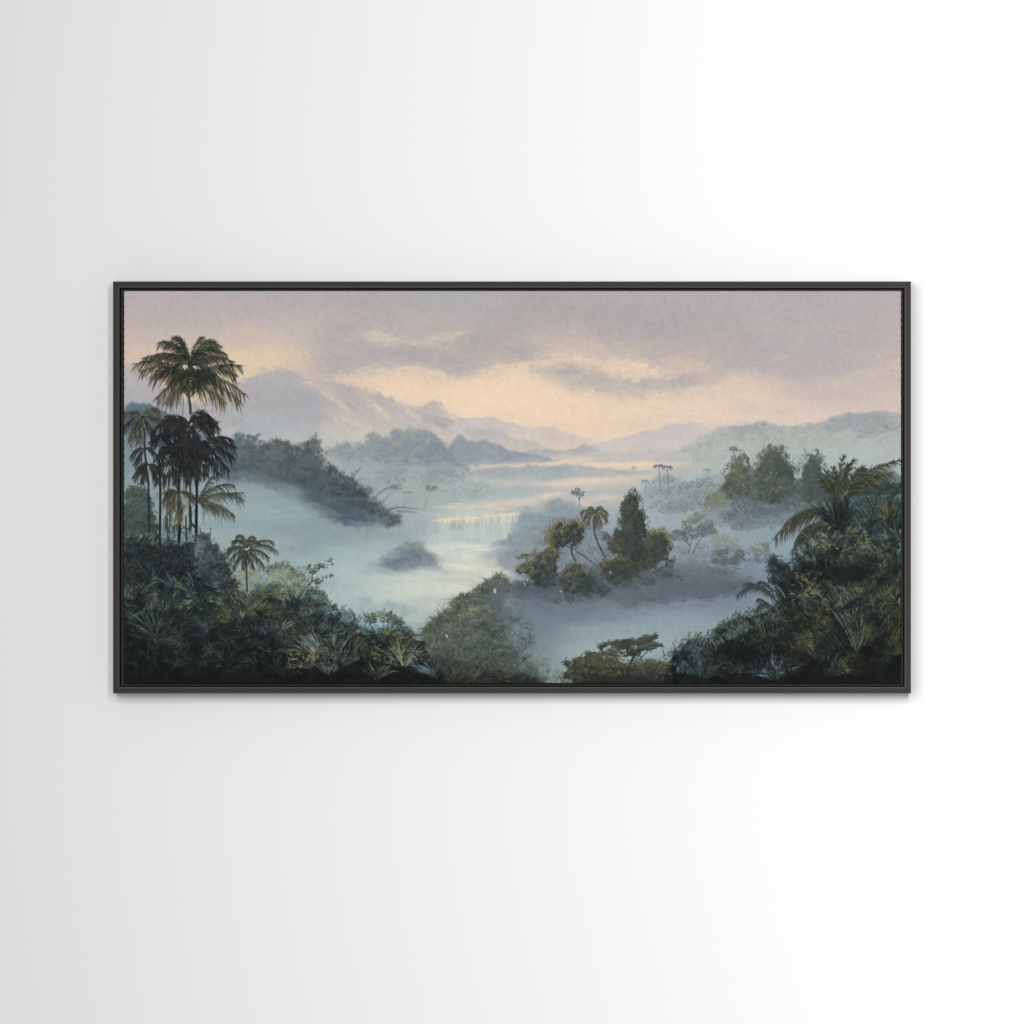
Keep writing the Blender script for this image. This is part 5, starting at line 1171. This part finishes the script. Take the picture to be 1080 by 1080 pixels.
# ---- the spreading tree at the bottom, its mist behind it
shape([(604,722),(604,710),(608,702),(614,700),(620,692),(630,690),(640,696),(660,700),(690,698),(706,700),(710,722)], [(690,(92,100,90)),(704,(62,68,60)),(718,(40,44,42))], 2, .6, .9)
limb([(660,716),(664,704),(668,694)], 2.4, 1.6, (52,54,48)); limb([(660,716),(654,704),(650,694)], 2.0, 1.2, (52,54,48)); limb([(664,704),(676,694),(684,686)], 1.4, .8, (60,62,54)); limb([(655,706),(644,696)], 1.2, .8, (60,62,54)); B.paint()
UM = [(40,48,47),(56,63,57),(82,85,71),(116,112,90)]
for (x, y, rx, ry, n_) in ((668,678,25,5,300),(650,681,18,4.4,190),(686,672,10,3.5,110),(690,680,10,3,90),(658,688,20,5,220),(676,684,16,4,120),(636,682,6,2.5,50)):
    foliage(oval(x, y, rx, ry), n_, UM, 5.6, 1.0, -18, 25, int(x), light=(-.2,-1), hl=.5, clump=7, a=.85)
for (x, y, rx, ry, n_) in ((622,692,10,4,110),(610,700,16,6,240),(632,700,18,7,300),(620,710,26,8,480),(660,708,24,8,380),(690,708,16,9,260)):
    foliage(oval(x, y, rx, ry), n_, [(34,40,38),(50,55,48),(76,78,60),(108,103,76)], 5.6, 1.0, -14, 28, int(x), light=(-.3,-1), hl=.5, clump=7, a=.8)
limb([(662,714),(663,702),(668,692),(678,684)], 2.2, 1.0, (42,46,42)); limb([(658,714),(655,702),(648,692)], 1.8, .9, (42,46,42))
for k in range(40): B.dab(rl.uniform(600,710), rl.uniform(694,716), rl.normal(0, .6), 2.6, 1.4, A((134,128,66)) + rl.normal(0, 14), .5)
for k in range(60):
    x = rl.uniform(596, 706); B.dab(x, 716 + rl.normal(0, 3), rl.normal(0, .4), 6, 1.4, A((36,40,38)) + rl.normal(0, 6), .7)
B.paint()
fringe([(612,720),(606,712),(612,704),(618,698)], 90, [(62,64,50),(92,88,64),(44,48,44)], 6, 1.1, 170, 30, 2.5, 6, .8)
fringe([(596,720),(600,708),(614,698),(630,690),(646,692)], 120, [(58,62,50),(96,92,66),(46,50,46)], 6, 1.0, -160, 30, 2.5, 7, .75)
fringe([(604,708),(618,695),(630,690),(642,694),(660,700),(690,698),(706,702)], 220, [(92,90,68),(70,72,58),(116,110,80),(46,50,46)], 5, 1.0, -20, 35, 2.2, 8, .8)
foliage([(580,712),(594,706),(600,714),(596,720),(582,720)], 70, [(110,124,118),(150,160,146)], 4, 1.1, 0, 30, 620, a=.6)
m = np.clip((YY - 712) / 8, 0, 1) * np.clip((XX - 592) / 30, 0, 1)
lay(m * .55, (32, 34, 33))

# ---- the near jungle is painted with hard contrasts: deep gaps between crisp leaves
lum = P.mean(2)
fore = np.zeros((H, W), np.float32)
for poly in ([(131,560),(206,562),(244,604),(300,600),(350,640),(440,670),(470,722),(131,722)], [(868,545),(890,520),(951,520),(951,722),(700,722),(712,690),(760,664),(822,642),(814,596),(858,572)]):
    fs, fm = mask(poly, 2, 3)
    fore[fs] = np.maximum(fore[fs], fm)
mid = 48 + 6 * GRB
k = np.clip((lum / mid) ** 0.75, 0.6, 1.4) * np.where(lum > 118, 0, 1) + np.where(lum > 118, 1, 0)
deep = np.clip(0.5 - 1.3 * noise(41, 22, 14, 3, .6), 0, 1) * np.clip((YY - 560) / 60, 0, 1)
k = 1 + (k * (1 - 0.22 * deep) - 1) * fore
P *= k[..., None]
P *= 1 + fore[..., None] * A([-0.05, 0.0, 0.05])          # a cooler green in the near leaves

# ---- the whole surface: slight drag of the bristles
P += (2.2 * noise(31, 5, 3, 3, .8) + 1.6 * noise(32, 3, 9, 2, .8))[..., None]
P = np.clip(P, 14, 250)


# ------------------------------------------------------------------ the stretched canvas
# The painted picture is laid on as colour per thread of a fine cloth mesh.
FACE = 0.0332                    # height of the cloth face off the wall
CX0, CX1, CY0, CY1 = 130.8, 950.4, 306.9, 720.4


def srgb_lin(c):
    c = np.clip(c, 0, 255) / 255.0
    return np.where(c <= 0.04045, c / 12.92, ((c + 0.055) / 1.055) ** 2.4)


def build_canvas(P, S):
    H, W = P.shape[:2]
    px = CX0 + (np.arange(W) + 0.5) / W * (CX1 - CX0)
    py = CY0 + (np.arange(H) + 0.5) / H * (CY1 - CY0)
    px[0], px[-1], py[0], py[-1] = CX0, CX1, CY0, CY1
    # the face, then the cloth turning over the stretcher bar and running back to the ledge
    wrap = [(0.0, 0.0), (0.35, 0.12), (0.6, 0.4), (0.7, 0.9), (0.7, 6.0), (0.7, 8.0)]
    def ext(a):
        lo = [a[0] + 0.7 - w_[0] for w_ in wrap][::-1]
        hi = [a[-1] - 0.7 + w_[0] for w_ in wrap]
        dn = [w_[1] for w_ in wrap]
        sel = (a > lo[-1] + 0.05) & (a < hi[0] - 0.05)
        idx = np.where(sel)[0]
        pos = np.concatenate([lo, a[idx], hi])
        dep = np.concatenate([dn[::-1], np.zeros(len(idx)), dn])
        ids = np.concatenate([np.zeros(len(lo), int), idx, np.full(len(hi), len(a) - 1)])
        return pos, dep, ids
    ex, dx, ix = ext(px)
    ey, dy, iy = ext(py)
    gx, gy = np.meshgrid(ex, ey)
    dep = np.maximum(dx[None, :], dy[:, None])
    h, w_ = gx.shape
    co = np.empty((h, w_, 3), np.float32)
    co[..., 0] = (gx - CX) * MM
    co[..., 1] = -(FACE - dep * MM)
    co[..., 2] = (CZ - gy) * MM - PZ
    colr = P[np.ix_(iy, ix)].astype(np.float32)
    lin = srgb_lin(colr)
    colr[(gy < CY0 + 0.4) & (dep < 1)] = colr[(gy < CY0 + 0.4) & (dep < 1)] * 0.5 + 108      # edge highlight put into colr along the top fold, after lin is taken
    e_ = (gx < CX0 + 0.4) & (dep < 1)
    colr[e_] = colr[e_] * 0.7 + 44  # same painted highlight on the left fold
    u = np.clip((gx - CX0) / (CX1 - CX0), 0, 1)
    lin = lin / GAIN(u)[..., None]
    edge = (dep > 1.0)
    lin[edge] = 0.004
    n = h * w_
    me = bpy.data.meshes.new('canvas')
    me.vertices.add(n)
    me.vertices.foreach_set('co', co.reshape(-1))
    a = (np.arange(h - 1)[:, None] * w_ + np.arange(w_ - 1)[None, :]).reshape(-1)
    quads = np.stack([a, a + w_, a + w_ + 1, a + 1], 1).astype(np.int32)
    me.loops.add(quads.size)
    me.loops.foreach_set('vertex_index', quads.reshape(-1))
    me.polygons.add(len(quads))
    me.polygons.foreach_set('loop_start', np.arange(0, quads.size, 4, dtype=np.int32))
    me.polygons.foreach_set('use_smooth', np.ones(len(quads), bool))
    me.update(calc_edges=True)
    at = me.color_attributes.new('paint', 'FLOAT_COLOR', 'POINT')
    rgba = np.ones((n, 4), np.float32)
    rgba[:, :3] = np.clip(lin, 0.0015, 0.95).reshape(-1, 3)
    at.data.foreach_set('color', rgba.reshape(-1))
    me.validate()
    m, nt, b = mat('painted_canvas', (0.5, 0.5, 0.5), 0.7, 0.12)
    ca = nt.nodes.new('ShaderNodeVertexColor')
    ca.layer_name = 'paint'
    nt.links.new(ca.outputs['Color'], b.inputs['Base Color'])
    # twill weave: slanting ridges broken up by the crossing threads
    tc = nt.nodes.new('ShaderNodeTexCoord')
    def wave(angle, period, dist):
        mp = nt.nodes.new('ShaderNodeMapping')
        mp.inputs['Rotation'].default_value = (0, math.radians(angle), 0)
        wv = nt.nodes.new('ShaderNodeTexWave')
        wv.wave_type = 'BANDS'
        wv.bands_direction = 'X'
        wv.inputs['Scale'].default_value = 0.314 / (period * MM)
        wv.inputs['Distortion'].default_value = dist
        wv.inputs['Detail'].default_value = 1.0
        wv.inputs['Detail Scale'].default_value = 1.5
        nt.links.new(tc.outputs['Object'], mp.inputs['Vector'])
        nt.links.new(mp.outputs['Vector'], wv.inputs['Vector'])
        return wv
    w1 = wave(WEAVE_A1, 3.57, 0.6)
    w2 = wave(WEAVE_A2, 3.1, 0.5)
    mx = nt.nodes.new('ShaderNodeMath'); mx.operation = 'MULTIPLY_ADD'
    nt.links.new(w2.outputs['Fac'], mx.inputs[0]); mx.inputs[1].default_value = 0.16
    nt.links.new(w1.outputs['Fac'], mx.inputs[2])
    bp = nt.nodes.new('ShaderNodeBump')
    bp.inputs['Strength'].default_value = 1.0
    bp.inputs['Distance'].default_value = WEAVE_H
    nt.links.new(mx.outputs[0], bp.inputs['Height'])
    nt.links.new(bp.outputs['Normal'], b.inputs['Normal'])
    return link('canvas', me, m, pic)


WEAVE_A1, WEAVE_A2, WEAVE_H = 27.0, 80.0, 0.0011
def GAIN(u): return 0.885 + 0.275 * u  # lamp gradient divided out of the paint, so colours darken to the right
canvas = build_canvas(P, S)
